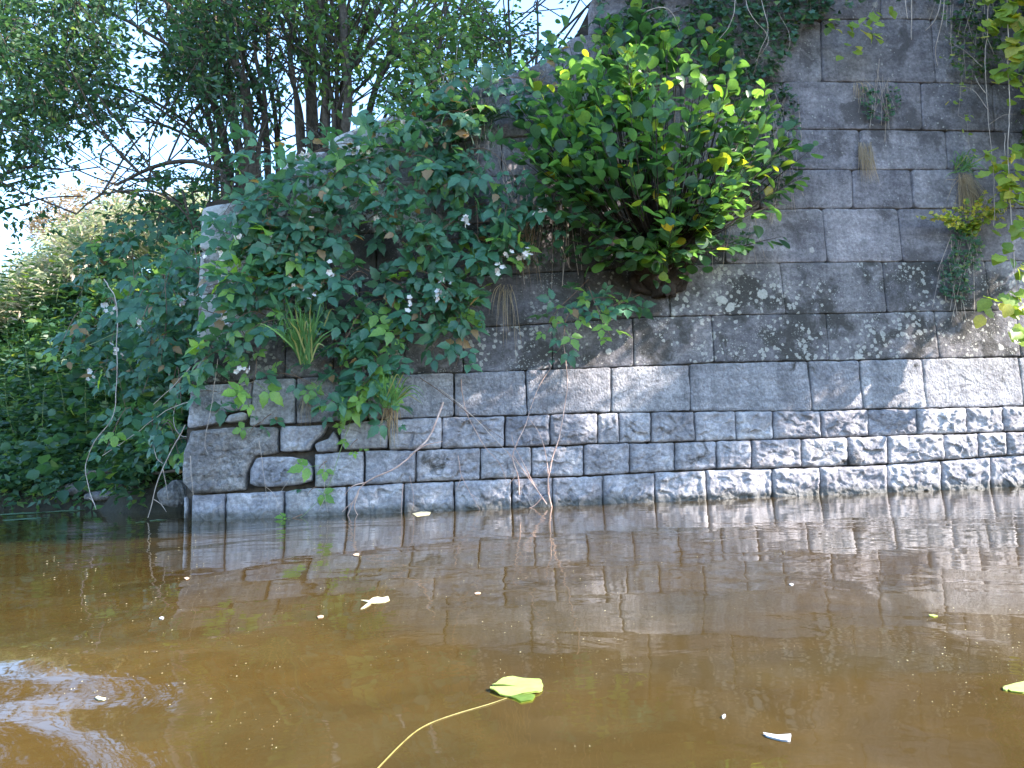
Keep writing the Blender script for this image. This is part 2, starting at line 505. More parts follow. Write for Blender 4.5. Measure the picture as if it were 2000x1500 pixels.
_mesh_cache = {}
def tpl_mesh(key, k, tpls, mat):
    kk = (key, k, mat.name)
    if kk not in _mesh_cache:
        me = make_mesh(key, tpls[k][0], tpls[k][1]); me.materials.append(mat); _mesh_cache[kk] = me
    return _mesh_cache[kk]

def put_leaves(root, name, tpls, mat, pos, d, n, s, most=300, stuff='foliage', mat2=None, f2=0.0, seen=True):
    """the nearest ones as parts, the rest one part of kind stuff"""
    N = len(pos)
    if N == 0: return
    s = np.broadcast_to(np.asarray(s, float), (N,)).copy()
    sel = np.zeros(N, bool)
    if most:
        x, y, z = proj(pos)
        vis = (x > -40) & (x < 2040) & (y > -40) & (y < 1540)
        key = np.where(vis, s / z, 0) * (0.75 + .5 * rng.random(N))
        key = key + np.where(vis, .25 * (pos @ WN - (pos @ WN).min()), 0) * key.max()
        idx = np.argsort(-key)[:most]
        sel[idx] = True; sel &= vis
    Fm = frames(d, n); which = rng.integers(0, len(tpls), N); yl = rng.random(N) < f2
    RL = root_loc(root)
    for i in np.nonzero(sel)[0]:
        m = mat2 if (mat2 is not None and yl[i]) else mat
        o = bpy.data.objects.new(name, tpl_mesh(name, int(which[i]), tpls, m))
        A = Fm[i] * s[i]
        o.parent = root
        L = pos[i] - RL
        o.matrix_basis = Matrix(((A[0][0], A[0][1], A[0][2], L[0]), (A[1][0], A[1][1], A[1][2], L[1]), (A[2][0], A[2][1], A[2][2], L[2]), (0, 0, 0, 1)))
        COL.objects.link(o)
    for m, c in ((mat, ~sel & ~(yl if mat2 is not None else np.zeros(N, bool))), (mat2, ~sel & yl)):
        if m is None or not c.any(): continue
        v, f = scatter(tpls, pos[c], np.asarray(d)[c], np.asarray(n)[c], s[c], which[c])
        obj(stuff, v, f, m, root, kind='stuff')

def in_poly(x, y, poly):
    x = np.asarray(x); y = np.asarray(y); c = np.zeros(x.shape, bool)
    n = len(poly)
    for i in range(n):
        x1, y1 = poly[i]; x2, y2 = poly[(i + 1) % n]
        if y1 == y2: continue
        m = ((y1 > y) != (y2 > y)) & (x < (x2 - x1) * (y - y1) / (y2 - y1) + x1)
        c ^= m
    return c

def rnd_poly(poly, n, top=None):
    P = np.array(poly, float); lo, hi = P.min(0), P.max(0); out = []
    while len(out) < n:
        q = lo + rng.random((n * 2, 2)) * (hi - lo)
        q = q[in_poly(q[:, 0], q[:, 1], poly)]
        if top is not None: q = q[rng.random(len(q)) < top(q)]
        out += list(q)
    return np.array(out[:n])

# ================================================================== THE WALL
T_LINE = [(360, 392), (395, 388), (470, 372), (540, 338), (580, 300), (720, 240), (800, 214), (900, 178), (1050, 125), (1120, 70), (1180, -50), (1200, -190), (1260, -330)]
TX = np.array([p[0] for p in T_LINE], float); TY = np.array([p[1] for p in T_LINE], float)
LN = {
    0: [(360, 1085), (2000, 1015), (2600, 992)],
    1: [(370, 966), (440, 963), (555, 957), (675, 949), (790, 943), (890, 939), (1000, 934), (1080, 932), (1180, 928), (1280, 922), (1380, 917), (1500, 915), (1700, 909), (1850, 898), (2000, 888), (2600, 862)],
    2: [(540, 888), (615, 885), (712, 880), (812, 878), (870, 876), (940, 874), (1040, 872), (1142, 868), (1230, 865), (1320, 863), (1400, 861), (1500, 858), (1600, 855), (1700, 852), (1790, 849), (1900, 846), (2000, 842), (2600, 822)],
    3: [(362, 840), (540, 829), (580, 828), (660, 822), (760, 818), (865, 814), (1000, 812), (1075, 809), (1195, 805), (1350, 803), (1590, 802), (1700, 799), (1810, 797), (2000, 793), (2600, 781)],
    4: [(372, 752), (494, 741), (580, 737), (720, 731), (888, 728), (1025, 723), (1190, 717), (1346, 711), (1400, 707), (1620, 704), (1800, 700), (2000, 696), (2600, 684)],
    5: [(383, 668), (560, 655), (660, 649), (790, 645), (905, 641), (1078, 632), (1235, 620), (1390, 616), (1610, 613), (1825, 608), (2000, 605), (2600, 596)],
    6: [(386, 575), (560, 562), (735, 552), (905, 540), (1000, 535), (1142, 529), (1300, 519), (1420, 515), (1620, 512), (1900, 510), (2000, 509), (2600, 506)],
    7: [(390, 490), (560, 470), (735, 455), (1000, 430), (1200, 418), (1400, 410), (1600, 407), (1800, 407), (2000, 407), (2600, 410)],
    8: [(395, 405), (600, 370), (800, 352), (1000, 342), (1200, 334), (1500, 330), (1680, 331), (1850, 331), (2000, 333), (2600, 340)],
    9: [(500, 306), (700, 290), (1000, 268), (1200, 258), (1500, 252), (1700, 253), (1850, 255), (2000, 258), (2600, 270)],
    10: [(800, 205), (1000, 185), (1300, 165), (1500, 160), (1700, 160), (1900, 163), (2000, 165), (2600, 182)],
    11: [(1000, 85), (1300, 50), (1500, 40), (1750, 37), (2000, 40), (2600, 60)],
    12: [(1000, -60), (1500, -76), (2000, -70), (2600, -55)],
    13: [(1000, -180), (2600, -175)],
    14: [(1000, -300), (2600, -300)],
}
def ln(k, x):
    a = np.array(LN[k], float); x = np.asarray(x, float)
    sl = (a[-1, 1] - a[-2, 1]) / (a[-1, 0] - a[-2, 0])
    return np.interp(x, a[:, 0], a[:, 1]) + np.maximum(x - a[-1, 0], 0) * sl
J = {
    1: [(374, 370), (440, 439), (555, 555), (676, 678), (789, 788), (887, 888), (1000, 1000), (1079, 1079), (1179, 1179), (1279, 1280), (1380, 1382), (1509, 1511), (1601, 1603), (1733, 1737), (1841, 1843), (1938, 1940), (2040, 2042), (2140, 2142), (2260, 2264)],
    2: [(613, 613), (712, 712), (812, 812), (938, 938), (1038, 1038), (1141, 1142), (1229, 1230), (1319, 1320), (1400, 1401), (1468, 1469), (1564, 1566), (1656, 1658), (1733, 1735), (1843, 1845), (1911, 1913), (1966, 1968), (2060, 2062), (2150, 2152), (2250, 2254)],
    3: [(758, 760), (863, 863), (986, 987), (1074, 1075), (1167, 1168), (1209, 1210), (1272, 1273), (1356, 1359), (1437, 1439), (1510, 1512), (1602, 1606), (1696, 1698), (1792, 1794), (1887, 1889), (1960, 1962), (2045, 2047), (2140, 2142), (2230, 2234)],
    4: [(494, 487), (578, 577), (718, 718), (887, 887), (1027, 1030), (1193, 1193), (1347, 1350), (1578, 1588), (1678, 1688), (1801, 1811), (1990, 2002), (2150, 2162), (2300, 2314)],
    5: [(383, 374), (560, 556), (653, 650), (792, 790), (903, 905), (1078, 1079), (1236, 1238), (1389, 1396), (1612, 1620), (1824, 1835), (1984, 1995), (2180, 2192), (2320, 2334)],
    6: [(386, 383), (560, 560), (702, 702), (905, 905), (1142, 1143), (1304, 1311), (1523, 1535), (1723, 1733), (1923, 1935), (2120, 2134), (2300, 2316)],
    7: [(390, 386), (560, 560), (733, 736), (950, 950), (1166, 1166), (1417, 1418), (1605, 1617), (1753, 1764), (1880, 1892), (2060, 2072), (2240, 2254)],
    8: [(395, 390), (500, 500), (640, 640), (850, 850), (1010, 1010), (1230, 1230), (1480, 1485), (1664, 1667), (1779, 1785), (1900, 1908), (2080, 2090), (2280, 2292)],
    9: [(500, 500), (640, 640), (760, 760), (980, 980), (1180, 1180), (1380, 1384), (1540, 1545), (1679, 1682), (1846, 1852), (2000, 2008), (2180, 2190), (2330, 2342)],
    10: [(640, 640), (770, 770), (900, 900), (1120, 1120), (1330, 1330), (1528, 1531), (1798, 1801), (1938, 1944), (2110, 2118), (2290, 2300)],
    11: [(850, 850), (985, 985), (1100, 1100), (1250, 1250), (1430, 1430), (1604, 1607), (1818, 1828), (1993, 1997), (2200, 2208), (2330, 2340)],
    12: [(1040, 1040), (1150, 1150), (1350, 1350), (1520, 1520), (1720, 1720), (1900, 1900), (2080, 2080), (2280, 2280)],
    13: [(1120, 1120), (1250, 1250), (1440, 1440), (1620, 1620), (1810, 1810), (2000, 2000), (2180, 2180), (2330, 2330)],
}
OFF = {1: .055, 2: .05, 3: .045, 4: .03, 5: .0, 6: .0, 7: .0, 8: .0, 9: .0, 10: .0, 11: .0, 12: .0, 13: .0}
stone_wall = empty('stone_wall', WO, 'tall grey limestone retaining wall rising out of the river with a sloping overgrown top', 'wall')

def stone(polypx, style, off, name='stone', res=.011, label=None, inset=None, corner=3, rough=1.0):
    u, v = wuv(np.array([p[0] for p in polypx], float), np.array([p[1] for p in polypx], float), off)
    P = np.stack([u, v], -1)
    # resample outline
    seg = np.roll(P, -1, 0) - P; L = np.linalg.norm(seg, axis=1); per = L.sum()
    nb = int(max(28, min(150, per / (res * 1.5))))
    s = np.linspace(0, per, nb, endpoint=False); c = np.concatenate([[0], np.cumsum(L)])
    k = np.clip(np.searchsorted(c, s, 'right') - 1, 0, len(P) - 1)
    B = P[k] + seg[k] * ((s - c[k]) / L[k])[:, None]
    for _ in range(corner):
        B = (np.roll(B, 1, 0) + 2 * B + np.roll(B, -1, 0)) / 4
    T = np.roll(B, -1, 0) - np.roll(B, 1, 0); T = norm(T)
    area = 0.5 * np.sum(B[:, 0] * np.roll(B[:, 1], -1) - B[:, 1] * np.roll(B[:, 0], -1))
    soft = style in ('rock', 'rocksh', 'cong')
    if inset is None: inset = .0028 if soft else (.003 if style == 'peck' else .002)
    Nn = np.stack([-T[:, 1], T[:, 0]], -1) * (1 if area > 0 else -1)     # inward
    p3 = np.concatenate([B, np.zeros((nb, 1))], 1)
    sd = int(rng.integers(0, 9999))
    wob = .0034 * fbm(p3, 8, 4, sd) * rough + .0045 * np.maximum(fbm(p3, 26, 2, sd + 5), 0) * rough
    B = B + Nn * (inset + (wob if soft else wob * (1.0 if style == 'peck' else .7)) + .001)[:, None]
    C = B.mean(0)
    rad = np.linalg.norm(B - C, axis=1).mean()
    rings = int(max(7, min(34, rad / res * .8)))
    rr = 1 - np.linspace(0, 1, rings) ** 1.15
    rr = np.concatenate([[1.0, 1 - .004 / rad * .9, 1 - .012 / rad], rr[1:-1] * (1 - .02 / rad)])
    G = C + rr[:, None, None] * (B - C)[None]
    uv = np.concatenate([G.reshape(-1, 2), C[None]])
    # distance to outline
    d = np.full(len(uv), 1e9)
    for a, b in zip(B, np.roll(B, -1, 0)):
        ab = b - a; t = np.clip(((uv - a) @ ab) / max(ab @ ab, 1e-12), 0, 1)
        d = np.minimum(d, np.linalg.norm(uv - a - t[:, None] * ab, axis=1))
    p3 = np.concatenate([uv, np.full((len(uv), 1), off * 7 + sd * .13)], 1)
    e = np.clip(d / .03, 0, 1); e2 = np.clip(d / .012, 0, 1)
    if style in ('rock', 'rocksh'):
        amp = .60 if style == 'rock' else .42
        wuvp = uv + .014 * np.stack([vnoise(p3, 22, sd), vnoise(p3, 22, sd + 3)], -1)
        h = amp * (chips(wuvp, .075, sd, .38, .16) + .75 * chips(wuvp, .034, sd + 9, .5, .2)) + .008 * fbm(p3, 9, 5, sd) + .0030 * amp * fbm(p3, 45, 3, sd)
        n = .009 * (1 - (1 - e) ** 2) + h * (.4 + .6 * e) - .004 * (1 - e2) ** 2
    elif style == 'cong':
        n = .02 * (1 - (1 - e) ** 2) + .016 * fbm(p3, 16, 5, sd, .62) * (.3 + .7 * e) + .35 * chips(uv, .03, sd, .6, .5) - .008 * np.maximum(fbm(p3, 28, 2, sd + 2), 0)
    elif style == 'peck':
        n = .003 * (1 - (1 - e) ** 3) + .0024 * fbm(p3, 6, 4, sd) + .0034 * fbm(p3 * np.array([1, 1.5, 1]), 36, 3, sd)
    else:
        n = .0015 * (1 - (1 - e) ** 3) + .0035 * fbm(p3, 5, 4, sd) + .0016 * fbm(p3, 38, 2, sd)
    n = n - (.005 if soft else .0035) * (1 - e2) ** 2
    dn = rng.normal(0, .0035) if style not in ('rock', 'rocksh') else rng.normal(0, .007)
    n = n + off + dn
    nR = len(rr)
    back = np.concatenate([B, np.full((nb, 1), off - .11)], 1)
    allv = np.concatenate([np.concatenate([uv, n[:, None]], 1), back])
    Wv = loc2w(allv[:, 0], allv[:, 1], allv[:, 2])
    i = np.arange(nR - 1)[:, None] * nb; j = np.arange(nb)[None]; j2 = (j + 1) % nb
    F = np.stack([i + j, i + j2, i + nb + j2, i + nb + j], -1).reshape(-1, 4)
    ci = nR * nb
    j = np.arange(nb); j2 = (j + 1) % nb
    F3 = np.stack([(nR - 1) * nb + j, (nR - 1) * nb + j2, np.full(nb, ci)], -1)
    bo = ci + 1
    FB = np.stack([bo + j, bo + j2, j2, j], -1)
    if area < 0:
        F = F[:, ::-1]; F3 = F3[:, ::-1]; FB = FB[:, ::-1]
    o = obj(name, Wv, [F, F3, FB], MS[style], stone_wall)
    if label: o['label'] = label
    return o

def style_for(r, x):
    if r <= 3: return 'rock' if x > 780 else 'rocksh'
    if r == 4: return 'peck'
    if r == 5: return 'lich'
    if r == 6: return 'white' if x < 480 else ('dark' if x < 1300 else 'lich')
    if r == 7: return 'white' if x < 480 else ('dark' if x < 1500 else 'up')
    if r in (8, 9) and x < 760: return 'white'
    if r == 10 and x < 950: return 'white'
    return 'up'

for r, js in J.items():      # the wall goes on to the right of the picture
    while js[-1][0] < 3300:
        w_ = rng.uniform(90, 150) * (1 if r <= 3 else 1.9); js.append((js[-1][0] + w_, js[-1][1] + w_ + (0 if r <= 3 else 1)))
for r, js in J.items():
    for a, b in zip(js[:-1], js[1:]):
        xm = (a[0] + b[0]) / 2
        xs = np.linspace(a[0], b[0], 4)
        extra = TX[(TX > a[0]) & (TX < b[0])]
        xs = np.unique(np.concatenate([xs, extra]))
        top = ln(r, xs); tl = np.interp(xs, TX, TY) if r >= 7 else np.full(len(xs), -1e9)
        tt = np.maximum(top, tl)
        xb = np.linspace(b[1], a[1], 3)
        bot = ln(r - 1, xb)
        if r >= 7:
            keep = tt < ln(r - 1, xs) - 6
            if keep.sum() < 2: continue
            poly = [(x, y) for x, y, k in zip(xs, tt, keep) if k]
            if not keep[-1]: xb = np.linspace(min(poly[-1][0] + 15, b[1]), a[1], 3)
            if not keep[0]: xb = np.linspace(b[1], max(poly[0][0] - 15, a[1]), 3)
            poly += [(x, y) for x, y in zip(xb, ln(r - 1, xb))]
            if abs(poly[0][0] - poly[-1][0]) < 2 and abs(poly[0][1] - poly[-1][1]) < 6: poly = poly[:-1]
        else:
            poly = [(x, y) for x, y in zip(xs, tt)] + [(x, y) for x, y in zip(xb, bot)]
        rs = .0075 if r <= 3 else (.012 if r <= 6 else .02)
        if xm > 2050: rs *= 2
        stone(poly, style_for(r, xm), OFF[r], res=rs, corner=2 if r <= 3 else 1)

# corner stones and odd pieces, traced one by one
stone([(372, 756), (430, 749), (492, 744), (489, 800), (440, 804), (424, 828), (395, 833), (363, 838)], 'peck', .03, res=.012)
stone([(442, 812), (470, 803), (484, 806), (480, 823), (450, 826), (436, 827)], 'rocksh', .02, res=.009)
stone([(372, 840), (450, 833), (545, 833), (541, 886), (497, 893), (481, 925), (478, 958), (440, 962), (376, 966), (354, 942), (356, 886)], 'cong', .05, res=.008,
      label='large pitted corner stone with a rough pebbly face')
stone([(498, 893), (560, 889), (600, 897), (611, 915), (610, 941), (570, 950), (510, 953), (484, 948), (486, 915)], 'rocksh', .065, res=.0075, corner=5,
      label='smooth rounded stone bulging beside the pitted corner block')
stone([(547, 832), (640, 828), (631, 850), (612, 862), (606, 880), (544, 884)], 'rocksh', .05, res=.0075)
stone([(612, 866), (640, 856), (652, 838), (664, 858), (658, 882), (616, 884)], 'rocksh', .045, res=.008)
stone([(664, 832), (690, 824), (757, 819), (758, 876), (672, 880), (664, 860)], 'rocksh', .05, res=.0075)
stone([(943, 724), (975, 713), (1022, 714), (1026, 723), (960, 727)], 'lich', .012, res=.008, inset=.002)
stone([(1030, 722), (1050, 714), (1072, 712), (1076, 719), (1040, 724)], 'lich', .012, res=.008, inset=.002)
stone([(357, 966), (366, 972), (368, 1000), (362, 1030), (356, 1030), (356, 985)], 'rocksh', .0, res=.008)
# core behind the faces
def wall_core():
    xs = np.concatenate([np.linspace(356, 1260, 70), np.linspace(1280, 3320, 40)])
    b = Buf()
    left = np.interp(np.linspace(0, 1, 24), [0, .2, .8, 1], [372, 364, 392, 399])
    cols = []
    K = 24
    for i, x in enumerate(xs):
        yt = np.interp(x, TX, TY) + 9; yb = 1100
        ys = np.linspace(yt, yb, K)
        lx = np.interp(ys, [388, 560, 750, 840, 960, 1017, 1100], [404, 396, 380, 364, 362, 378, 378])
        cols.append(np.stack([np.maximum(x, lx), ys], -1))
    A = np.array(cols)                      # (nx, K, 2)
    u, v = wuv(A[..., 0].ravel(), A[..., 1].ravel(), -.045)
    p3 = np.stack([u, v, u * 0], -1)
    nz = -.045 + .012 * fbm(p3, 12, 4, 3)
    Vf = loc2w(u, v, nz); Vb = loc2w(u, v, u * 0 - .62)
    nx = len(xs); n = nx * K
    i = np.arange(nx - 1)[:, None] * K; j = np.arange(K - 1)[None]
    F = np.stack([i + j, i + j + 1, i + K + j + 1, i + K + j], -1).reshape(-1, 4)
    rim = [k for k in range(K)] + [(c * K + K - 1) for c in range(1, nx)] + [((nx - 1) * K + k) for k in range(K - 2, -1, -1)] + [(c * K) for c in range(nx - 2, 0, -1)]
    rim = np.array(rim); r2 = np.roll(rim, -1)
    FS = np.stack([rim, r2, r2 + n, rim + n], -1)
    obj('wall_core', np.concatenate([Vf, Vb]), [F, F[:, ::-1] + n, FS], M_core, stone_wall)
wall_core()

# ================================================================== GROUND, BANK, WATER
_tu, _tv = wuv(TX, TY, 0.0)
_tz = loc2w(_tu, _tv, 0)[:, 2]
ZCAP = float(np.interp(1040, TX, _tz))
def ztop(u): return np.interp(u, _tu, _tz)
BU = np.array([WU[0], WU[1], 0]); BW = -WN0
def shore_w(u): return 1.7 + .62 * np.clip(-u, 0, 12)
def terrain(u, w):
    """height of the ground over (distance along the wall, distance behind its face)"""
    p = np.stack([u, w, u * 0], -1)
    nz = .12 * fbm(p, .9, 4, 5) + .03 * fbm(p, 5, 3, 8)
    zc = np.minimum(ztop(np.maximum(u, 0)), ZCAP)
    hw = zc - .22 + .06 * np.maximum(w - .5, 0) + .6 * nz * np.clip((w - .4) * 1.5, 0, 1)
    q = w - shore_w(u)
    hb = np.where(q < 0, q * .55 - .02, .16 * np.clip(q / .12, 0, 1) + 1.05 * np.clip(q, 0, 2.9) + .12 * np.maximum(q - 2.9, 0)) + nz * np.clip(q * 2, 0, 1) * 1.3
    s = np.clip((u + 1.9) / 1.9, 0, 1); s = s * s * (3 - 2 * s)
    sw = np.clip((w - .7) / 2.2, 0, 1); s = np.where(u < 0, s * sw * sw * (3 - 2 * sw), s)
    return hb * (1 - s) + np.maximum(hb, hw) * s
def terr_pt(u, w): 
    u = np.asarray(u, float); w = np.asarray(w, float)
    P = WO + u[..., None] * BU + w[..., None] * BW
    P[..., 2] = terrain(u.ravel(), w.ravel()).reshape(u.shape)
    return P
def bank_mesh():
    us = np.concatenate([np.linspace(-30, -9, 14), np.linspace(-8.6, .02, 100)[:-1]])
    ws = np.concatenate([np.linspace(0.35, 8, 110), np.linspace(8.5, 40, 24)])
    U, Wd = np.meshgrid(us, ws, indexing='ij')
    V = terr_pt(U, Wd).reshape(-1, 3)
    def grid(nu, nw):
        i = np.arange(nu - 1)[:, None] * nw; j = np.arange(nw - 1)[None]
        return np.stack([i + j, i + nw + j, i + nw + j + 1, i + j + 1], -1).reshape(-1, 4)
    tag(obj('river_bank', V, grid(len(us), len(ws)), M_soil, origin=(0, 0, 0)), kind='structure')
    us = np.concatenate([np.linspace(-.07, 6.5, 90), np.linspace(7, 30, 20)])
    ws = np.concatenate([np.linspace(0.5, 8, 70), np.linspace(8.5, 40, 20)])
    U, Wd = np.meshgrid(us, ws, indexing='ij')
    V = terr_pt(U, Wd).reshape(-1, 3)
    tag(obj('embankment', V, grid(len(us), len(ws)), M_soil, origin=(0, 0, 0)), kind='structure')
bank_mesh()
g = 400.0
tag(obj('ground', np.array([(-g, -g, -1.2), (g, -g, -1.2), (g, g, -1.2), (-g, g, -1.2)]), np.array([(0, 1, 2, 3)]), M_soil, origin=(0, 0, 0)), kind='structure')

def water_mat():
    t = NT('murky_river_water'); P = t.pos()
    sep = t.n('ShaderNodeSeparateXYZ'); t.set(sep.inputs[0], P)
    n = t.noise(P, .9, 4, .55, .6)
    col = t.mix(t.ramp(n, .35, .68), (.054, .032, .0085), (.044, .032, .012))
    n2 = t.noise(P, 5.0, 4, .6, 1.2)
    col = t.mix(1, col, t.mix(t.ramp(n2, .3, .7), (.86, .86, .86), (1.12, 1.12, 1.12)), 'MULTIPLY')
    # ripples, height in metres
    w1 = t.noise(P, 2.2, 2, .5, .4)
    w2 = t.noise(t.warp(P, 2.0, .25), 9.0, 3, .5)
    mv = t.n('ShaderNodeVectorMath', operation='MULTIPLY'); t.set(mv.inputs[0], P); mv.inputs[1].default_value = (1.0, .62, 1.0)
    w3 = t.noise(mv.outputs[0], 26.0, 2, .5)
    far = t.ramp(sep.outputs[1], 1.6, 4.0, .18, 1.0)
    right = t.ramp(sep.outputs[0], -1.2, 2.4, .12, 1.0)
    fr = t.math('MULTIPLY', far, right)
    h = t.math('ADD', t.math('MULTIPLY', w1, .0050), t.math('MULTIPLY', w2, .0008))
    h = t.math('ADD', h, t.math('MULTIPLY', t.math('MULTIPLY', w3, fr), .0010))
    # a boat's small wake near the viewer, lower left
    wv = t.n('ShaderNodeTexWave', wave_type='RINGS', rings_direction='Z', wave_profile='SIN')
    mp = t.n('ShaderNodeMapping'); t.set(mp.inputs[0], P); mp.inputs['Location'].default_value = (.66, -.52, 0)
    t.t.links.new(mp.outputs[0], wv.inputs['Vector'])
    wv.inputs['Scale'].default_value = 1.3; wv.inputs['Distortion'].default_value = 2.5; wv.inputs['Detail'].default_value = 1
    ln_ = t.n('ShaderNodeVectorMath', operation='LENGTH'); t.set(ln_.inputs[0], mp.outputs[0])
    fall = t.ramp(ln_.outputs['Value'], .22, .74, 1.0, 0.0)
    h = t.math('ADD', h, t.math('MULTIPLY', t.math('MULTIPLY', wv.outputs['Fac'], fall), .0045))
    swell = t.math('MULTIPLY', t.ramp(sep.outputs[1], .50, 1.35, 0.0, .062), t.ramp(sep.outputs[1], 1.25, 4.2, 1.0, 0.0))
    h = t.math('ADD', h, t.math('MULTIPLY', swell, t.ramp(sep.outputs[0], -.85, .05, 1.0, 0.0)))
    nb = t.bump(h, 1.0, 1.0)
    b = t.pbsdf(col, .03, nb, .5)
    b.inputs['IOR'].default_value = 1.333
    return t.done(b.outputs[0])
M_water = water_mat()
wv_ = np.array([(-60, -60, 0), (60, -60, 0), (60, 16, 0), (-60, 16, 0)], float)
tag(obj('water', wv_, np.array([(0, 1, 2, 3)]), M_water, origin=(0, 0, 0)), kind='structure')
#FOLIAGE#
# ================================================================== PLANTS
UP = np.array([0, 0, 1.0])

def leaf_dirs(n, down=.55, out=.6, side=1.0, jit=.35):
    """hanging leaves on a wall: tips down and out, faces up and outwards"""
    d = WN * out + np.outer(rng.normal(0, side, n), BU) - UP * down + rng.normal(0, jit, (n, 3))
    nn = WN * .75 + UP * .8 + rng.normal(0, jit * 1.1, (n, 3))
    return norm(d), norm(nn)

def petals(root, pts, size=.016, mat=None, most=60, n=5):
    """small five-petalled flowers, each a part"""
    b_v, b_f = [], []
    for k in range(3):
        ps = []
        for i in range(n):
            v, f = T_petal[0]; a = 2 * math.pi * i / n
            c, s = math.cos(a), math.sin(a)
            ps.append((v @ np.array([[c, s, 0], [-s, c, 0], [0, 0, 1]]), f))
        b_v, b_f = join(ps)
    key = 'flower'; kk = (key, 0, mat.name)
    if kk not in _mesh_cache:
        me = make_mesh(key, b_v, b_f); me.materials.append(mat); _mesh_cache[kk] = me
    RL = root_loc(root)
    N = len(pts); d = norm(rng.normal(0, 1, (N, 3)) + .2 * BU); nn = norm(WN + .4 * UP + rng.normal(0, .45, (N, 3)))
    Fm = frames(d, nn)
    for i in range(N):
        o = bpy.data.objects.new('flower', _mesh_cache[kk]); A = Fm[i] * size * rng.uniform(.7, 1.15); L = pts[i] - RL
        o.parent = root
        o.matrix_basis = Matrix(((A[0][0], A[0][1], A[0][2], L[0]), (A[1][0], A[1][1], A[1][2], L[1]), (A[2][0], A[2][1], A[2][2], L[2]), (0, 0, 0, 1)))
        COL.objects.link(o)

def cane_leaves(path, step=.055, start=.12, size=.15, var=.38, off=.02):
    """leaf bases along a cane"""
    L = np.concatenate([[0], np.cumsum(np.linalg.norm(np.diff(path, axis=0), axis=1))])
    s = np.arange(L[-1] * start, L[-1], step) + rng.uniform(-.015, .015)
    if len(s) == 0: return np.zeros((0, 3)), np.zeros((0, 3)), np.zeros((0, 3)), np.zeros(0)
    P = np.stack([np.interp(s, L, path[:, i]) for i in range(3)], -1)
    T = norm(np.stack([np.interp(s + .02, L, path[:, i]) - np.interp(s - .02, L, path[:, i]) for i in range(3)], -1))
    n = len(s)
    d, nn = leaf_dirs(n)
    sd = np.where(np.arange(n) % 2, 1, -1)[:, None] * norm(np.cross(T, WN) + 1e-3)
    d = norm(d * .7 + sd * .8 + T * .35)
    sz = size * (1 + rng.uniform(-var, var, n)) * np.interp(s / L[-1], [0, .75, 1], [1, 1, .55])
    return P + d * off, d, nn, sz

def bramble(name, label, masses=(), canes=(), size=.165, n_leaf=300, flowers=(), root_px=None, group='brambles hanging over the wall', young=.08, mat='bramble', fl_n=0, cat='bramble'):
    rp = root_px or ((masses[0][0][0]) if masses else canes[0][0])
    root = empty(name, wp(rp[0], rp[1], 0.0), label, cat, group)
    tb = Buf(); PS, DS, NS, SS = [], [], [], []
    ends = []
    def do(path, r0=.0035, step=.06, sz=size, start=.1):
        tb.add(*tube(path, taper(len(path), r0, .0012), 5))
        a = cane_leaves(path, step, start, sz)
        PS.append(a[0]); DS.append(a[1]); NS.append(a[2]); SS.append(a[3]); ends.append(path[-1])
    for poly, n, thick in masses:
        q = rnd_poly(poly, n)
        for x, y in q:
            L = rng.uniform(70, 190); a = rng.uniform(-1, 1) * 1.2
            o0 = rng.uniform(.0, .06) + thick * rng.uniform(0, .8)
            pts = []
            for t in np.linspace(0, 1, 5):
                xx = x + math.sin(a) * L * t; yy = y - 28 * math.sin(t * 2.2) + L * math.cos(a) * t ** 1.5 * .8
                pts.append(wp(xx, yy, o0 + thick * math.sin(t * 2.0) * .5))
            e = pts[-1]
            X, Y, _ = proj(e[None])
            if not in_poly(X, Y, [(px + (px - x) * 0, py2) for px, py2 in poly])[0] and rng.random() < .7:
                pts = pts[:3]
            do(smooth_path(pts, per=.04))
    for c in canes:
        P = smooth_path([wp(x, y, o) for x, y, o in c], per=.03)
        do(P, .004, .055, size, .15)
    v, f = tb.arr(); obj('cane', v, f, M_cane, root, kind='stuff' if len(masses) else None)
    P, D, Nn, S = map(np.concatenate, (PS, DS, NS, SS))
    put_leaves(root, 'leaf', T_bram, ML[mat], P, D, Nn, S, n_leaf, mat2=ML['brambley'], f2=young)
    fp = []
    for fx, fy, fo, k in flowers:
        base = wp(fx, fy, fo + .1)
        fp.append(base + rng.normal(0, 1, (k, 3)) * np.array([.028, .015, .026]))
    if fp: petals(root, np.concatenate(fp), .021, ML['petal'])
    return root

# ---- the mass of bramble over the left part of the wall
bramble('bramble', 'dense green bramble covering the top corner of the wall left of the white capping stones',
        [([(412, 430), (480, 370), (560, 330), (640, 390), (640, 520), (560, 560), (440, 560), (410, 520)], 36, .24)], flowers=[(470, 465, .22, 5), (530, 460, .22, 4), (600, 435, .2, 4), (425, 495, .18, 5)], young=.07)
bramble('bramble', 'leafy bramble spilling over the wall below the white capped stones and behind the grass tuft',
        [([(440, 500), (560, 480), (690, 470), (720, 540), (660, 600), (600, 640), (480, 620), (440, 560)], 27, .27)], flowers=[(565, 555, .25, 5), (620, 560, .22, 4), (600, 575, .3, 3), (640, 530, .25, 4)])
bramble('bramble', 'bramble shoots climbing across the white lichened capping stones under the trees',
        [([(470, 330), (560, 290), (640, 260), (720, 250), (735, 330), (700, 380), (600, 400), (520, 380)], 15, .16)], flowers=[(590, 300, .12, 5), (700, 300, .14, 6), (655, 320, .12, 3)], young=.03)
bramble('bramble', 'broad bramble thicket at mid wall between the white capped stones and the alder',
        [([(720, 300), (830, 270), (960, 300), (1060, 360), (1050, 440), (960, 480), (860, 500), (740, 480), (700, 400)], 44, .24)], flowers=[(1057, 407, .28, 5), (905, 430, .25, 6), (740, 415, .2, 4)], young=.08)
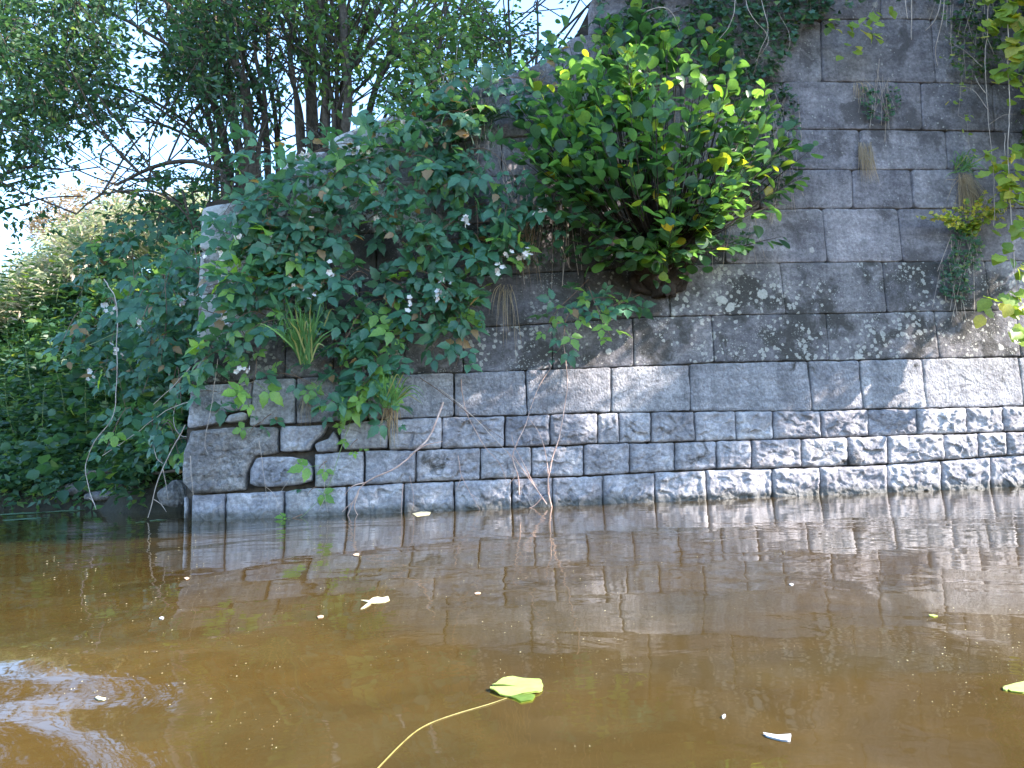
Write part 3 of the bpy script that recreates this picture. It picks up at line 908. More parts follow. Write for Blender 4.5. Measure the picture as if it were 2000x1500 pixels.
bramble('bramble', 'flowering bramble trailing down the dark lichened stones left of the alder root',
        [([(740, 480), (860, 470), (1010, 470), (960, 540), (900, 600), (820, 630), (740, 600)], 22, .2)],
        canes=[[(900, 520, .2), (960, 505, .26), (1025, 495, .3), (1045, 500, .3)], [(860, 545, .2), (900, 590, .26), (930, 600, .28)], [(700, 520, .1), (790, 560, .2), (880, 600, .25), (925, 640, .25)]],
        flowers=[(1030, 495, .3, 8), (970, 525, .26, 5), (868, 545, .24, 4), (855, 575, .27, 6), (800, 590, .2, 4), (1000, 500, .28, 3)], young=.12)
bramble('bramble', 'bramble and young shoots running up the sloping wall top towards the sky gap',
        [([(700, 250), (800, 190), (900, 150), (1000, 100), (1080, 90), (1080, 170), (980, 230), (880, 270), (760, 300)], 26, .15)], flowers=[(795, 250, .15, 7)], young=.08)
bramble('bramble', 'small bramble spray hanging from the joint below the alder root',
        canes=[[(1150, 545, .02), (1120, 575, .16), (1085, 610, .22), (1068, 650, .22)], [(1235, 560, .02), (1220, 590, .14), (1180, 580, .2), (1130, 590, .22)], [(1150, 560, .1), (1165, 600, .24), (1185, 640, .28), (1195, 662, .28)],
               [(1130, 590, .1), (1105, 625, .24), (1100, 670, .25), (1080, 695, .24)], [(1250, 575, .02), (1215, 590, .15), (1190, 600, .2)]], size=.14, young=.3)
bramble('bramble', 'low bramble shoots hanging beside the lower grass tuft above the rough courses',
        [([(650, 660), (720, 640), (790, 660), (790, 720), (740, 790), (690, 800), (650, 740)], 10, .16)], canes=[[(800, 640, .1), (760, 700, .2), (700, 760, .22), (645, 800, .18)]], young=.25)
bramble('bramble', 'bramble trails hanging over the big smooth course near the wall corner',
        [([(425, 590), (480, 580), (560, 620), (540, 700), (500, 770), (440, 780), (430, 700), (415, 640)], 10, .18)],
        canes=[[(470, 640, .1), (500, 700, .2), (490, 760, .22), (470, 790, .2)], [(440, 600, .1), (420, 660, .2), (400, 700, .2), (380, 720, .18)]], flowers=[(470, 720, .2, 5), (445, 625, .18, 4)], young=.25)
bramble('bramble', 'drooping bramble tips above the cracked ledge at the middle of the wall',
        canes=[[(830, 590, .12), (860, 640, .2), (840, 690, .22)], [(880, 600, .15), (905, 660, .22), (890, 715, .2)], [(800, 600, .12), (790, 640, .22), (760, 660, .22)], [(900, 620, .2), (880, 660, .22), (855, 672, .2)]], young=.15)
bramble('bramble', 'short bramble shoots in the dark joints left of the cracked ledge',
        [([(640, 540), (760, 540), (800, 620), (760, 660), (660, 650)], 9, .1)])
# seedlings on the lower courses
for i, (x, y, t) in enumerate([(495, 838, 'above the rounded stone'), (690, 868, 'on the small stones under the lower grass tuft'), (628, 912, 'on the second course beside the rounded stone'), (606, 962, 'on the lowest course, hanging over the joint'),
                               (516, 822, 'in the bed joint beside the broken corner stone'), (668, 812, 'at the foot of the lower bramble shoots')]):
    bramble('bramble_seedling', 'small green bramble shoot growing ' + t, canes=[[(x + 14, y - 14, .03), (x, y - 4, .10), (x - 6, y + 6, .12)]], size=.13 if i != 2 else .16, group='bramble shoots on the lower courses', young=.6, cat='seedling')

# ---- alder
def alder():
    base_px = (1290, 545)
    root = empty('alder_bush', wp(base_px[0], base_px[1], 0), 'bushy round leaved alder growing out of the wall from a dark knotted root', 'bush')
    # the knotted root
    b = Buf()
    for k in range(9):
        a = -1.25 + 2.5 * k / 8
        p0 = wp(1292 + rng.uniform(-8, 8), 560 + rng.uniform(-12, 12), .02)
        p1 = wp(1292 + math.sin(a) * 62, 505 - 20 * math.cos(a), .10 + rng.uniform(0, .05))
        p2 = wp(1292 + math.sin(a) * 82, 452 - 30 * math.cos(a), .15 + rng.uniform(0, .08))
        P = smooth_path([p0, p1, p2], per=.015); rad = taper(len(P), .075, .035) * (1 + .16 * fbm(P, 26, 3, k))
        b.add(*tube(P, rad, 12))
    for k in range(7):
        x0 = rng.uniform(1240, 1340)
        P = smooth_path([wp(x0, 520, .06), wp(x0 + rng.uniform(-15, 15), 556, .05), wp(1300 + rng.uniform(-25, 25), 578, .012)], per=.02)
        b.add(*tube(P, taper(len(P), .04, .008), 8))
    v, f = b.arr()
    v = v + norm(v - v.mean(0)) * (.014 * fbm(v, 24, 4, 9))[:, None]
    obj('trunk', v, f, M_root, root)
    crown = [(1170, 42), (1250, 28), (1290, 62), (1360, 45), (1410, 62), (1425, 140), (1500, 175), (1535, 245), (1568, 290), (1545, 340), (1555, 350), (1525, 400), (1515, 455), (1440, 470), (1380, 455), (1330, 480), (1275, 490), (1210, 505), (1150, 500), (1110, 450), (1095, 410), (1050, 350), (1005, 290), (990, 215), (1040, 165), (1100, 120), (1075, 75), (1110, 60)]
    q = rnd_poly(crown, 285)
    g_ = fbm(np.concatenate([q / 70, np.zeros((len(q), 1))], 1), 1, 2, 31); q = q[g_ > -.24]
    q = np.concatenate([q, rnd_poly([(1110, 60), (1170, 25), (1300, 15), (1420, 40), (1440, 150), (1300, 150), (1120, 150)], 30), rnd_poly([(1000, 220), (1060, 150), (1120, 140), (1120, 330), (1040, 330)], 26)])
    q[:28] = np.array(crown) + rng.uniform(-6, 26, (28, 1)) * norm(np.array(crown) - np.array([1285., 300.]))
    q = np.concatenate([q, rnd_poly([(1215, 500), (1365, 480), (1370, 535), (1300, 560), (1225, 545)], 12)])
    tb = Buf(); PS, DS, NS, SS = [], [], [], []
    for i, (x, y) in enumerate(q):
        cx, cy = 1285, 290
        r = min(1.0, math.hypot((x - cx) / 285, (y - cy) / 240))
        outn = .12 + .62 * math.sqrt(max(0, 1 - r * r)) * rng.uniform(.35, 1.05) + rng.uniform(0, .1)
        sx = 1292 + np.clip((x - 1292) * .28, -62, 62)
        p0 = wp(sx, 470, .16); p3 = wp(x, y, outn)
        p1 = wp(sx + (x - sx) * .30, 470 + (y - 470) * .22 + (22 if y > 420 else 0), .2 + outn * .35)
        p2 = wp(sx + (x - sx) * .68, 470 + (y - 470) * .62 - (8 if y < 420 else -10), .1 + outn * .8)
        P = smooth_path([p0, p1, p2, p3], per=.035)
        tb.add(*tube(P, taper(len(P), .0085 if i % 4 == 0 else .005, .0015, .8), 5))
        L = np.concatenate([[0], np.cumsum(np.linalg.norm(np.diff(P, axis=0), axis=1))])
        s = np.arange(max(L[-1] - .42, L[-1] * .3), L[-1] + .01, .052)
        n = len(s)
        B = np.stack([np.interp(s, L, P[:, k]) for k in range(3)], -1)
        T = norm(P[-1] - P[-3])
        side = np.where(np.arange(n) % 2, 1, -1)[:, None] * norm(np.cross(T, WN * .6 + UP * .5))[None]
        d = norm(side * .7 + T * .7 + WN * .25 + rng.normal(0, .5, (n, 3)) + (np.array([0, 0, -.35]) if y > 330 else np.array([0, 0, .1])))
        nn = norm(UP * 1.35 + WN * .45 + rng.normal(0, .42, (n, 3)))
        B = B + d * .012
        PS.append(B); DS.append(d); NS.append(nn); SS.append(np.interp(np.arange(n), [0, n - 2, n], [.110, .098, .055]) * rng.uniform(.6, 1.15, n))
    v, f = tb.arr(); obj('branch', v, f, M_alderbark, root, kind='stuff')
    P, D, Nn, S = map(np.concatenate, (PS, DS, NS, SS))
    put_leaves(root, 'leaf', T_alder, ML['alder'], P, D, Nn, S, 300, mat2=ML['aldery'], f2=.10)
alder()

# ---- ivy
def ivy(label, poly, n, thick, size=.05, most=200, hang=(), name='ivy', mat='ivy', tpl=None, stems=60, group='ivy on the wall', stem_mat=None, cat='ivy'):
    c = np.mean(poly, 0)
    root = empty(name, wp(c[0], min(p[1] for p in poly), 0), label, cat, group)
    q = rnd_poly(poly, n)
    # clumps
    keep = fbm(np.concatenate([q / 60, np.zeros((len(q), 1))], 1), 1.0, 3, n) > -.55
    q = q[keep]; m = len(q)
    off = .015 + thick * rng.random(m) ** .8
    P = wp(q[:, 0], q[:, 1], off)
    d, nn = leaf_dirs(m, .8, .35, .7, .4)
    put_leaves(root, 'leaf', tpl or T_ivy, ML[mat], P, d, nn, size * rng.uniform(.6, 1.25, m), most)
    b = Buf()
    s = rnd_poly(poly, stems)
    for x, y in s:
        L = rng.uniform(40, 130); w = rng.uniform(-30, 30)
        b.add(*tube(smooth_path([wp(x, y - L * .5, .01 + thick * rng.random()), wp(x + w * .5, y, .02 + thick * rng.random()), wp(x + w, y + L * .5, .01 + thick * rng.random())], per=.05), rng.uniform(.001, .0026), 4))
    v, f = b.arr(); obj('stem', v, f, stem_mat or M_dry, root, kind='stuff')
    return root
ivy('dark ivy curtain hanging over the top of the wall behind the alder', [(1130, -120), (1200, -260), (1700, -240), (1620, 20), (1560, 60), (1530, 130), (1480, 150), (1430, 200), (1400, 110), (1300, 70), (1180, 60)], 5200, .16, .055, 300)
ivy('ivy and fine creepers on the stones just right of the alder', [(1400, 120), (1500, 130), (1560, 180), (1560, 330), (1520, 400), (1440, 380)], 700, .05, .04, 120, stems=60)
ivy('hanging tangle of ivy and dead stems along the very top of the wall, right half', [(1560, -140), (2100, -140), (2080, 10), (1980, 30), (1900, 10), (1780, 0), (1700, -10), (1640, 40), (1570, 60)], 800, .12, .055, 160, stems=22)
ivy('small fresh green ivy clump hanging from the joint in the upper right stones', [(1675, 170), (1750, 160), (1765, 200), (1730, 235), (1690, 230)], 190, .05, .035, 120, mat='herb', stems=12)
ivy('green leafy creeper hanging from the top of the wall near the right edge', [(1830, -20), (1960, -20), (1960, 110), (1900, 160), (1860, 130)], 420, .09, .045, 160, mat='tree2', stems=16)
ivy('small leaved green creeper spilling down the stones under the yellow flowers', [(1850, 440), (1900, 430), (1920, 470), (1905, 560), (1880, 590), (1840, 570), (1835, 520), (1860, 480)], 520, .06, .034, 200, mat='herb', stems=20)
ivy('low weeds in the joint under the right side of the alder', [(1380, 460), (1470, 450), (1480, 480), (1430, 510), (1385, 490)], 120, .05, .035, 60, mat='herb', stems=8)
ivy('dark small leaved ferny growth on the slope left of the alder', [(800, 170), (950, 140), (1000, 200), (960, 300), (850, 340), (770, 300)], 900, .12, .04, 200, mat='fern', tpl=T_lance, stems=30)
ivy('scruffy dark growth in the shade between the bramble thicket and the alder', [(980, 330), (1090, 360), (1140, 470), (1150, 500), (1050, 520), (980, 500), (950, 420)], 420, .08, .04, 150, mat='fern', stems=50)

# ---- ferns
def fern(x, y, label, n=7, L=.34, o=.08):
    root = empty('fern', wp(x, y, 0), label, 'fern', 'ferns on the wall')
    for k in range(n):
        a = -1.3 + 2.6 * k / (n - 1) + rng.uniform(-.1, .1)
        p0 = wp(x, y, .01); dirv = BU * math.sin(a) + UP * math.cos(a) * .5 + WN * .7
        P = smooth_path([p0, p0 + dirv * L * .5, p0 + dirv * L * .85 - UP * L * .25], per=.015)
        b = Buf(); v, f = tube(P, taper(len(P), .0025, .0008), 4); b.add(v, f)
        m = len(P); T = norm(np.gradient(P, axis=0)); S = norm(np.cross(T, UP + .3 * WN))
        w = .22 * L * np.sin(np.linspace(.25, 3.0, m)) 
        for sgn in (-1, 1):
            v, fs = scatter(T_pinna, P, S * sgn + T * .35, np.cross(S * sgn, T) * sgn * -1 + UP * .3, np.maximum(w, .01))
            for ff in fs: b.add(v, ff)
        v = np.concatenate(b.v)
        obj('frond', v, [f for f in b.f], ML['fern'], root)
fern(880, 350, 'dark fern in the shaded hollow at the middle of the bramble thicket', 8, .32)
fern(830, 235, 'feathery fern below the sloping wall top, left one of two', 8, .34)
fern(930, 250, 'feathery fern on the slope nearer the alder', 9, .36)

# ---- grass tufts: every blade large enough to see is a part
def tuft(x, y, label, n, L, spread, mat, droop=.6, w=.006, name='grass_tuft', off=.03, per=60, upw=1.0):
    root = empty(name, wp(x, y, off), label, 'grass', 'grass tufts on the wall')
    b = Buf()
    for k in range(n):
        a = rng.normal(0, spread); l = L * rng.uniform(.5, 1.1); p0 = wp(x + rng.uniform(-14, 14), y + rng.uniform(-8, 8), off * rng.uniform(.3, 1.2))
        dirv = norm(BU * math.sin(a) * (1 if upw > 0 else .45) + UP * math.cos(a) * upw + WN * (rng.uniform(.15, .8) if upw > 0 else rng.uniform(.05, .25)))
        P = smooth_path([p0, p0 + dirv * l * .5, p0 + dirv * l * .8 - UP * l * droop * rng.uniform(0, .6), p0 + dirv * l - UP * l * droop * rng.uniform(.3, 1.2)], 4)
        T = norm(np.gradient(P, axis=0)); S = norm(np.cross(T, WN + rng.normal(0, .3, 3)))
        ww = (w * np.interp(np.linspace(0, 1, len(P)), [0, .3, 1], [.6, 1, .05]))[:, None]
        V = np.concatenate([P - S * ww, P + S * ww]); m = len(P); i = np.arange(m - 1)
        F = np.stack([i, i + 1, i + 1 + m, i + m], -1)
        if k < per: obj('blade', V, F, mat, root)
        else: b.add(V, F)
    if b.v: v, f = b.arr(); obj('blades', v, f, mat, root, kind='stuff').name = 'grass'
tuft(598, 705, 'tall bright green grass tuft growing from the ledge under the left brambles', 120, .46, .36, ML['grass'], .45, .0055, off=.34)
tuft(604, 770, 'straw coloured dead grass hanging beneath the tall green tuft', 22, .18, .6, ML['drygrass'], .5, .0016, upw=-1, off=.08)
tuft(762, 790, 'lower grass tuft with dead brown base beside the low bramble shoots', 90, .28, .5, ML['grass'], .5, .0045, off=.24)
tuft(765, 790, 'dead straw blades at the foot of the lower grass tuft', 50, .2, .4, ML['drygrass'], .5, .0022, upw=-1, off=.08)
tuft(690, 815, 'thin grass sprigs in the joint left of the lower grass tuft', 40, .16, .7, ML['grass'], w=.003)
tuft(1690, 285, 'dry straw tuft hanging from a joint in the upper right stones', 80, .26, .3, ML['drygrass'], .3, .0018, upw=-1)
tuft(1680, 165, 'short dry sprig above the small green ivy clump', 26, .12, .7, ML['drygrass'], .4, .0016, upw=-1)
tuft(1885, 345, 'brown hanging grass clump above the yellow flowered plant', 160, .3, .5, ML['drygrass'], .3, .0020, upw=-1)
tuft(1880, 330, 'green grass blades above the yellow flowered plant', 40, .2, .8, ML['grass'], .8, .004)
tuft(990, 560, 'wispy dead grass hanging over the dark lichened stones left of the small spray', 18, .22, .6, ML['drygrass'], 1.2, .002, upw=-1)
tuft(1020, 400, 'dead grass hanging in the shade beside the alder', 60, .3, .3, ML['drygrass'], 1.2, .0022, upw=-1)
tuft(620, 555, 'dark hanging grass in the hollow behind the left brambles', 60, .2, .4, ML['grass'], 1.2, .003, upw=-1)
tuft(1040, 170, 'fine pale grass on the slope behind the alder', 90, .16, .8, ML['drygrass'], .8, .002)

# ---- yellow flowered plant
def yellow():
    root = empty('yellow_flowered_plant', wp(1900, 430, 0), 'bushy plant with spikes of small yellow flowers growing from the wall near the right edge', 'flowers')
    b = Buf(); lp, ld, ln2 = [], [], []; fp = []
    for (x, y) in [(1792, 422), (1815, 418), (1835, 425), (1862, 400), (1885, 390), (1850, 440), (1925, 378), (1940, 385), (1950, 400), (1965, 410), (1980, 395), (1960, 425), (1975, 380), (1905, 395), (1845, 412), (1932, 412)]:
        e = wp(x, y, .12 + rng.uniform(0, .08)); P = smooth_path([wp(1895 + rng.uniform(-15, 15), 455, .02), (wp(1895, 440, .1) + e) / 2, e], per=.02)
        b.add(*tube(P, .0016, 4))
        k = rng.integers(0, len(P), 16); lp.append(P[k]); ld.append(rng.normal(0, 1, (16, 3)) + WN * .4)
        k = np.linspace(len(P) * .6, len(P) - 1, 9).astype(int); fp.append(P[k] + rng.normal(0, .010, (9, 3)))
    v, f = b.arr(); obj('stem', v, f, M_green_stem, root, kind='stuff')
    lp = np.concatenate(lp); ld = norm(np.concatenate(ld)); put_leaves(root, 'leaf', T_round, ML['vine'], lp, ld, WN + UP + rng.normal(0, .4, ld.shape), .04 * rng.uniform(.6, 1.1, len(lp)), 200)
    petals(root, np.concatenate(fp), .017, ML['yellow'], n=4)
yellow()

# ---- hanging vines at the right edge and dead stems over the top
def vine(label, pts, leaves=(), r=.004, mat=M_dry, size=.085, side=(), group='hanging vines near the right edge', name='hanging_vine', cat='vine'):
    P = smooth_path([wp(x, y, o) for x, y, o in pts], per=.03)
    root = empty(name, P[0], label, cat, group)
    P = P + .004 * np.stack([vnoise(P, 14, 1), vnoise(P, 14, 2), vnoise(P, 14, 3)], -1)
    v, f = tube(P, taper(len(P), r, r * .5), 6); obj('stem', v, f, mat, root)
    for s in side:
        Q = smooth_path([wp(x, y, o) for x, y, o in s], per=.03); v, f = tube(Q, taper(len(Q), r * .7, r * .3), 5); obj('offshoot', v, f, mat, root)
    if len(leaves):
        A = []
        for x, y, o, k in leaves:
            k = k + (2 if size > .08 else 0); A.append(wp(x, y, o) + rng.normal(0, 1, (k, 3)) * np.array([.034, .03, .036]))
        A = np.concatenate(A); d, nn = leaf_dirs(len(A), .6, .3, .9, .3)
        put_leaves(root, 'leaf', T_vine, ML['vine'], A, d, nn, size * rng.uniform(.7, 1.15, len(A)), 200)
    return root
vine('long pale vine hanging near the right edge, bare but for leaves at its lower end', [(1930, -60, .3), (1929, 60, .32), (1924, 110, .32), (1928, 200, .32), (1932, 260, .32), (1938, 310, .32), (1943, 400, .3), (1941, 442, .3)],
     [(1935, 40, .32, 4), (1945, 25, .32, 3), (1930, 60, .32, 2), (1925, 5, .32, 3), (1940, -10, .32, 3), (1935, 305, .32, 3), (1932, 322, .3, 2), (1946, 440, .3, 1)], side=[[(1930, 215, .32), (1900, 175, .28), (1868, 168, .25)], [(1932, 243, .32), (1960, 225, .32), (1985, 223, .3)], [(1918, 130, .3), (1885, 100, .28), (1855, 82, .25)], [(1925, 182, .32), (1912, 165, .3), (1904, 148, .28)]], r=.0035)
vine('leafy vine hanging at the right edge with bright yellow green leaves along its length', [(1966, -60, .34), (1969, 60, .36), (1968, 130, .36), (1972, 190, .36), (1969, 300, .36), (1974, 400, .36), (1978, 470, .36), (1985, 560, .36), (1998, 610, .36)],
     [(1970, 10, .36, 5), (1990, -10, .38, 5), (1995, 60, .38, 4), (1990, 100, .38, 4), (1995, 150, .38, 3), (1990, 330, .38, 3), (1995, 360, .38, 4), (1990, 440, .38, 2), (1998, 540, .38, 4), (1990, 600, .38, 3), (1970, 38, .36, 4), (1990, 35, .38, 4), (1972, 85, .36, 3), (1985, 110, .36, 2), (1960, 135, .36, 3), (1952, 145, .36, 2), (1985, 180, .38, 3), (1975, 300, .36, 3), (1990, 300, .36, 2), (1978, 350, .36, 3), (1990, 385, .36, 3), (1985, 410, .36, 2), (1972, 495, .36, 3), (1985, 520, .38, 3), (1955, 590, .34, 3), (1930, 585, .32, 2), (1985, 575, .36, 2), (1985, 600, .36, 2), (1985, 638, .36, 3), (1995, 650, .36, 2)], r=.0045, size=.11)
vine('thin third vine stem hanging between the two longer ones at the right edge', [(1962, 260, .3), (1964, 330, .3), (1968, 392, .3)], [(1955, 330, .3, 3), (1963, 365, .3, 2)], r=.0028)
vine('leafy creeper trailing across the upper right stones from the top', [(1735, -40, .12), (1700, 25, .2), (1672, 55, .22), (1640, 70, .2)],
     [(1725, 30, .22, 3), (1680, 55, .22, 3), (1655, 62, .2, 2), (1660, 95, .2, 2), (1625, 45, .18, 2), (1705, 72, .2, 2)], r=.002)
vine('small leaved tendril winding down the stones left of the long vines', [(1885, 60, .05), (1880, 130, .06), (1875, 190, .05), (1872, 225, .06), (1888, 235, .06), (1892, 280, .05), (1903, 310, .04)],
     [(1860, 115, .06, 3), (1885, 90, .05, 3), (1870, 150, .06, 2), (1880, 190, .06, 4), (1855, 200, .06, 2), (1890, 228, .06, 4), (1893, 260, .05, 2), (1898, 298, .05, 2)], r=.0015, size=.04)
for i, (lab, pts) in enumerate([
    ('thick pale dead stem hanging straight down over the top of the wall', [(1778, -80, .2), (1780, 0, .24), (1780, 78, .25)]),
    ('shorter pale dead stem beside the straight one at the top', [(1764, -80, .2), (1768, 0, .22), (1772, 36, .22)]),
    ('reddish dead root slanting down left at the top of the wall', [(1842, -60, .2), (1836, 10, .24), (1822, 45, .22), (1808, 60, .2)]),
    ('long grey root curving down over the upper right stones', [(1846, -60, .2), (1843, 20, .24), (1830, 80, .2), (1827, 100, .16), (1832, 128, .12)]),
    ('grey dead bramble stem looping in front of the ivy curtain, left one', [(1440, -60, .2), (1432, 30, .3), (1410, 70, .3), (1400, 82, .28)]),
    ('long grey stem crossing the ivy curtain from the top', [(1450, -60, .2), (1462, 20, .28), (1495, 62, .28), (1500, 85, .26), (1475, 120, .2)]),
    ('curved grey stem hanging on the right side of the ivy curtain', [(1468, -60, .2), (1490, 10, .26), (1500, 60, .28), (1485, 100, .24), (1470, 150, .1)]),
    ('fine stem arching over the ivy edge above the upper right stones', [(1520, 25, .12), (1540, 60, .16), (1542, 90, .16), (1530, 112, .1)]),
    ('arched brown stem rising beside the alder top', [(1240, 40, .1), (1265, 22, .2), (1295, 15, .25), (1315, 30, .25), (1330, 70, .2)]),
]):
    vine(lab, pts, r=[.006, .005, .005, .004, .003, .003, .003, .002, .004][i], mat=M_dry, name='dead_twig', group='dead stems hanging from the wall top', cat='stem')

def stem(label, pts, r, mat, group, name='dry_twig', sub=(), cat='stem'):
    """pts: (x, y, offset from the wall)"""
    P = smooth_path([wp(x, y, o) for x, y, o in pts], per=.02)
    P = P + .003 * np.stack([vnoise(P, 20, 1), vnoise(P, 20, 2), vnoise(P, 20, 3)], -1)
    v, f = tube(P, taper(len(P), r, r * .45), 6)
    if not sub: return tag(obj(name, v, f, mat), label, cat, group)
    root = empty(name, P[0], label, cat, group)
    obj('stem', v, f, mat, root)
    for s in sub:
        Q = smooth_path([wp(x, y, o) for x, y, o in s], per=.02); v, f = tube(Q, taper(len(Q), r * .7, r * .3), 5); obj('offshoot', v, f, mat, root)
G1 = 'dry stems in front of the lower courses'
stem('thick reddish dry twig arching over two courses down to the water', [(866, 786, .06), (840, 850, .14), (812, 880, .18), (770, 915, .2), (715, 942, .16), (690, 980, .12), (677, 1012, .10)], .007, M_dryred, G1,
     sub=[[(700, 962, .14), (692, 990, .12), (702, 1012, .1)], [(690, 980, .12), (678, 990, .1), (668, 1000, .1)], [(715, 942, .16), (688, 950, .16), (672, 968, .13)], [(800, 890, .2), (830, 870, .2), (865, 862, .15)]])
stem('upright sunlit twig rising from the waterline, nearest the tallest dry stems', [(1079, 1000, .14), (1070, 950, .16), (1078, 900, .18), (1093, 850, .16), (1103, 790, .12), (1108, 740, .06), (1100, 660, .04)], .006, M_dryred, G1,
     sub=[[(1072, 960, .16), (1068, 900, .16), (1055, 850, .14), (1032, 815, .1)], [(1068, 985, .15), (1045, 950, .14), (1020, 900, .12), (1003, 868, .1), (1000, 850, .08)], [(1060, 970, .15), (1040, 990, .13), (1012, 996, .12)]])
stem('forked pale dry twig leaning across the sunlit stones', [(1014, 966, .14), (1012, 930, .15), (1001, 895, .15), (1010, 865, .14), (1026, 830, .1), (1050, 760, .06), (1075, 720, .04)], .0045, M_dryred, G1,
     sub=[[(1002, 895, .15), (990, 880, .14), (1000, 900, .15)], [(1007, 930, .15), (990, 950, .13)], [(1003, 890, .15), (1030, 930, .15), (1062, 975, .14)]])
stem('long thin reddish stem slanting from the big smooth course down to the waterline', [(900, 740, .04), (905, 780, .06), (914, 812, .09), (945, 870, .12), (975, 905, .13), (990, 940, .12)], .004, M_dryred, G1)
stem('thin dry stem slanting across the second and lowest course left of the sunlit twigs', [(895, 890, .1), (902, 930, .12), (920, 965, .12), (940, 1000, .1)], .003, M_dryred, G1, sub=[[(902, 930, .12), (890, 960, .1)], [(920, 965, .12), (935, 975, .1)]])
stem('grey twig slanting down right over the rough courses', [(860, 760, .05), (910, 800, .1), (960, 850, .12), (1010, 905, .13), (1050, 950, .12)], .003, M_dry, G1)
stem('thin twig hanging in front of the joint near the lowest course', [(787, 945, .1), (785, 985, .12), (783, 1012, .1)], .003, M_dryred, G1, sub=[[(800, 930, .08), (808, 970, .1), (806, 995, .1)]])
G2 = 'thin stems hanging over the corner stones'
stem('fine brown stem hanging over the rounded stone', [(505, 860, .08), (512, 900, .13), (518, 950, .14), (525, 985, .12)], .0022, M_dry, G2, sub=[[(518, 950, .14), (535, 965, .12), (545, 990, .1)], [(520, 960, .14), (512, 985, .12)]])
stem('fine stem slanting across the rounded stone to its right', [(590, 900, .12), (570, 930, .14), (548, 960, .13)], .002, M_dry, G2)
stem('fine stem hanging over the pitted corner block', [(372, 890, .1), (374, 930, .12), (378, 975, .1)], .002, M_dry, G2)
stem('thin stem crossing the pitted corner block from the brambles', [(425, 700, .12), (415, 780, .14), (400, 860, .14), (405, 885, .12)], .0022, M_dry, G2)
stem('fine stem hanging in front of the lowest course near the corner', [(632, 900, .1), (634, 960, .12), (640, 1000, .1)], .002, M_dry, G2, sub=[[(634, 975, .12), (622, 998, .1)]])
stem('green stem trailing down to the water below the low bramble shoots', [(715, 740, .12), (690, 810, .18), (668, 870, .2), (640, 950, .18), (600, 1000, .16), (570, 1020, .14)], .003, M_green_stem, G2)
stem('thin cane slanting over the big smooth course from the left brambles', [(540, 700, .1), (600, 750, .12), (660, 790, .1)], .002, M_cane, G2)
stem('dark cane reaching across the big course beside the small broken piece', [(820, 738, .06), (860, 765, .1), (925, 815, .1), (985, 860, .08)], .003, M_cane, G2)

# ================================================================== trees behind the wall
def limb_path(px, Y, r_down=False): 
    Y = np.broadcast_to(np.asarray(Y, float), (len(px),)); P = py_([p[0] for p in px], [p[1] for p in px], Y)
    P = smooth_path(P, per=.12)
    if r_down: P = np.vstack([P[0] + np.array([[0, 0, -1.2], [0, 0, -.8], [0, 0, -.4]]), P])
    return P + .03 * np.stack([vnoise(P, 2.2, 1), vnoise(P, 2.2, 2), vnoise(P, 2.2, 3)], -1)

def sprigs(pts, n_leaf, length, size, dirs=None, droop=.3):
    """leaves along short twigs at pts"""
    n = len(pts)
    D = norm(rng.normal(0, 1, (n, 3)) + np.array([0, 0, -droop])) if dirs is None else dirs
    t = np.tile(np.linspace(0.05, 1, n_leaf), n); ii = np.repeat(np.arange(n), n_leaf)
    P = pts[ii] + D[ii] * (t * length)[:, None] + rng.normal(0, .02, (n * n_leaf, 3)) - UP * (t ** 2 * length * .25)[:, None]
    sd = norm(np.cross(D, UP + rng.normal(0, .3, (n, 3))))[ii] * np.where(np.arange(n * n_leaf) % 2, 1, -1)[:, None]
    d = norm(sd + D[ii] * .6 + rng.normal(0, .3, (n * n_leaf, 3)) - UP * .25)
    nn = norm(UP + rng.normal(0, .55, (n * n_leaf, 3)))
    return P, d, nn, size * rng.uniform(.65, 1.2, n * n_leaf), (pts, pts + D * length - UP * length * .25)

def twig_tubes(ab, r=.003):
    a, b = ab; n = len(a)
    X = norm(np.cross(b - a, UP)) * r; Z = norm(np.cross(b - a, X)) * r
    V = np.stack([a + X, a - X * .5 + Z, a - X * .5 - Z, b], 1).reshape(-1, 3)
    k = np.arange(n)[:, None] * 4
    F = np.concatenate([k + [0, 1, 3], k + [1, 2, 3], k + [2, 0, 3]])
    return V, F

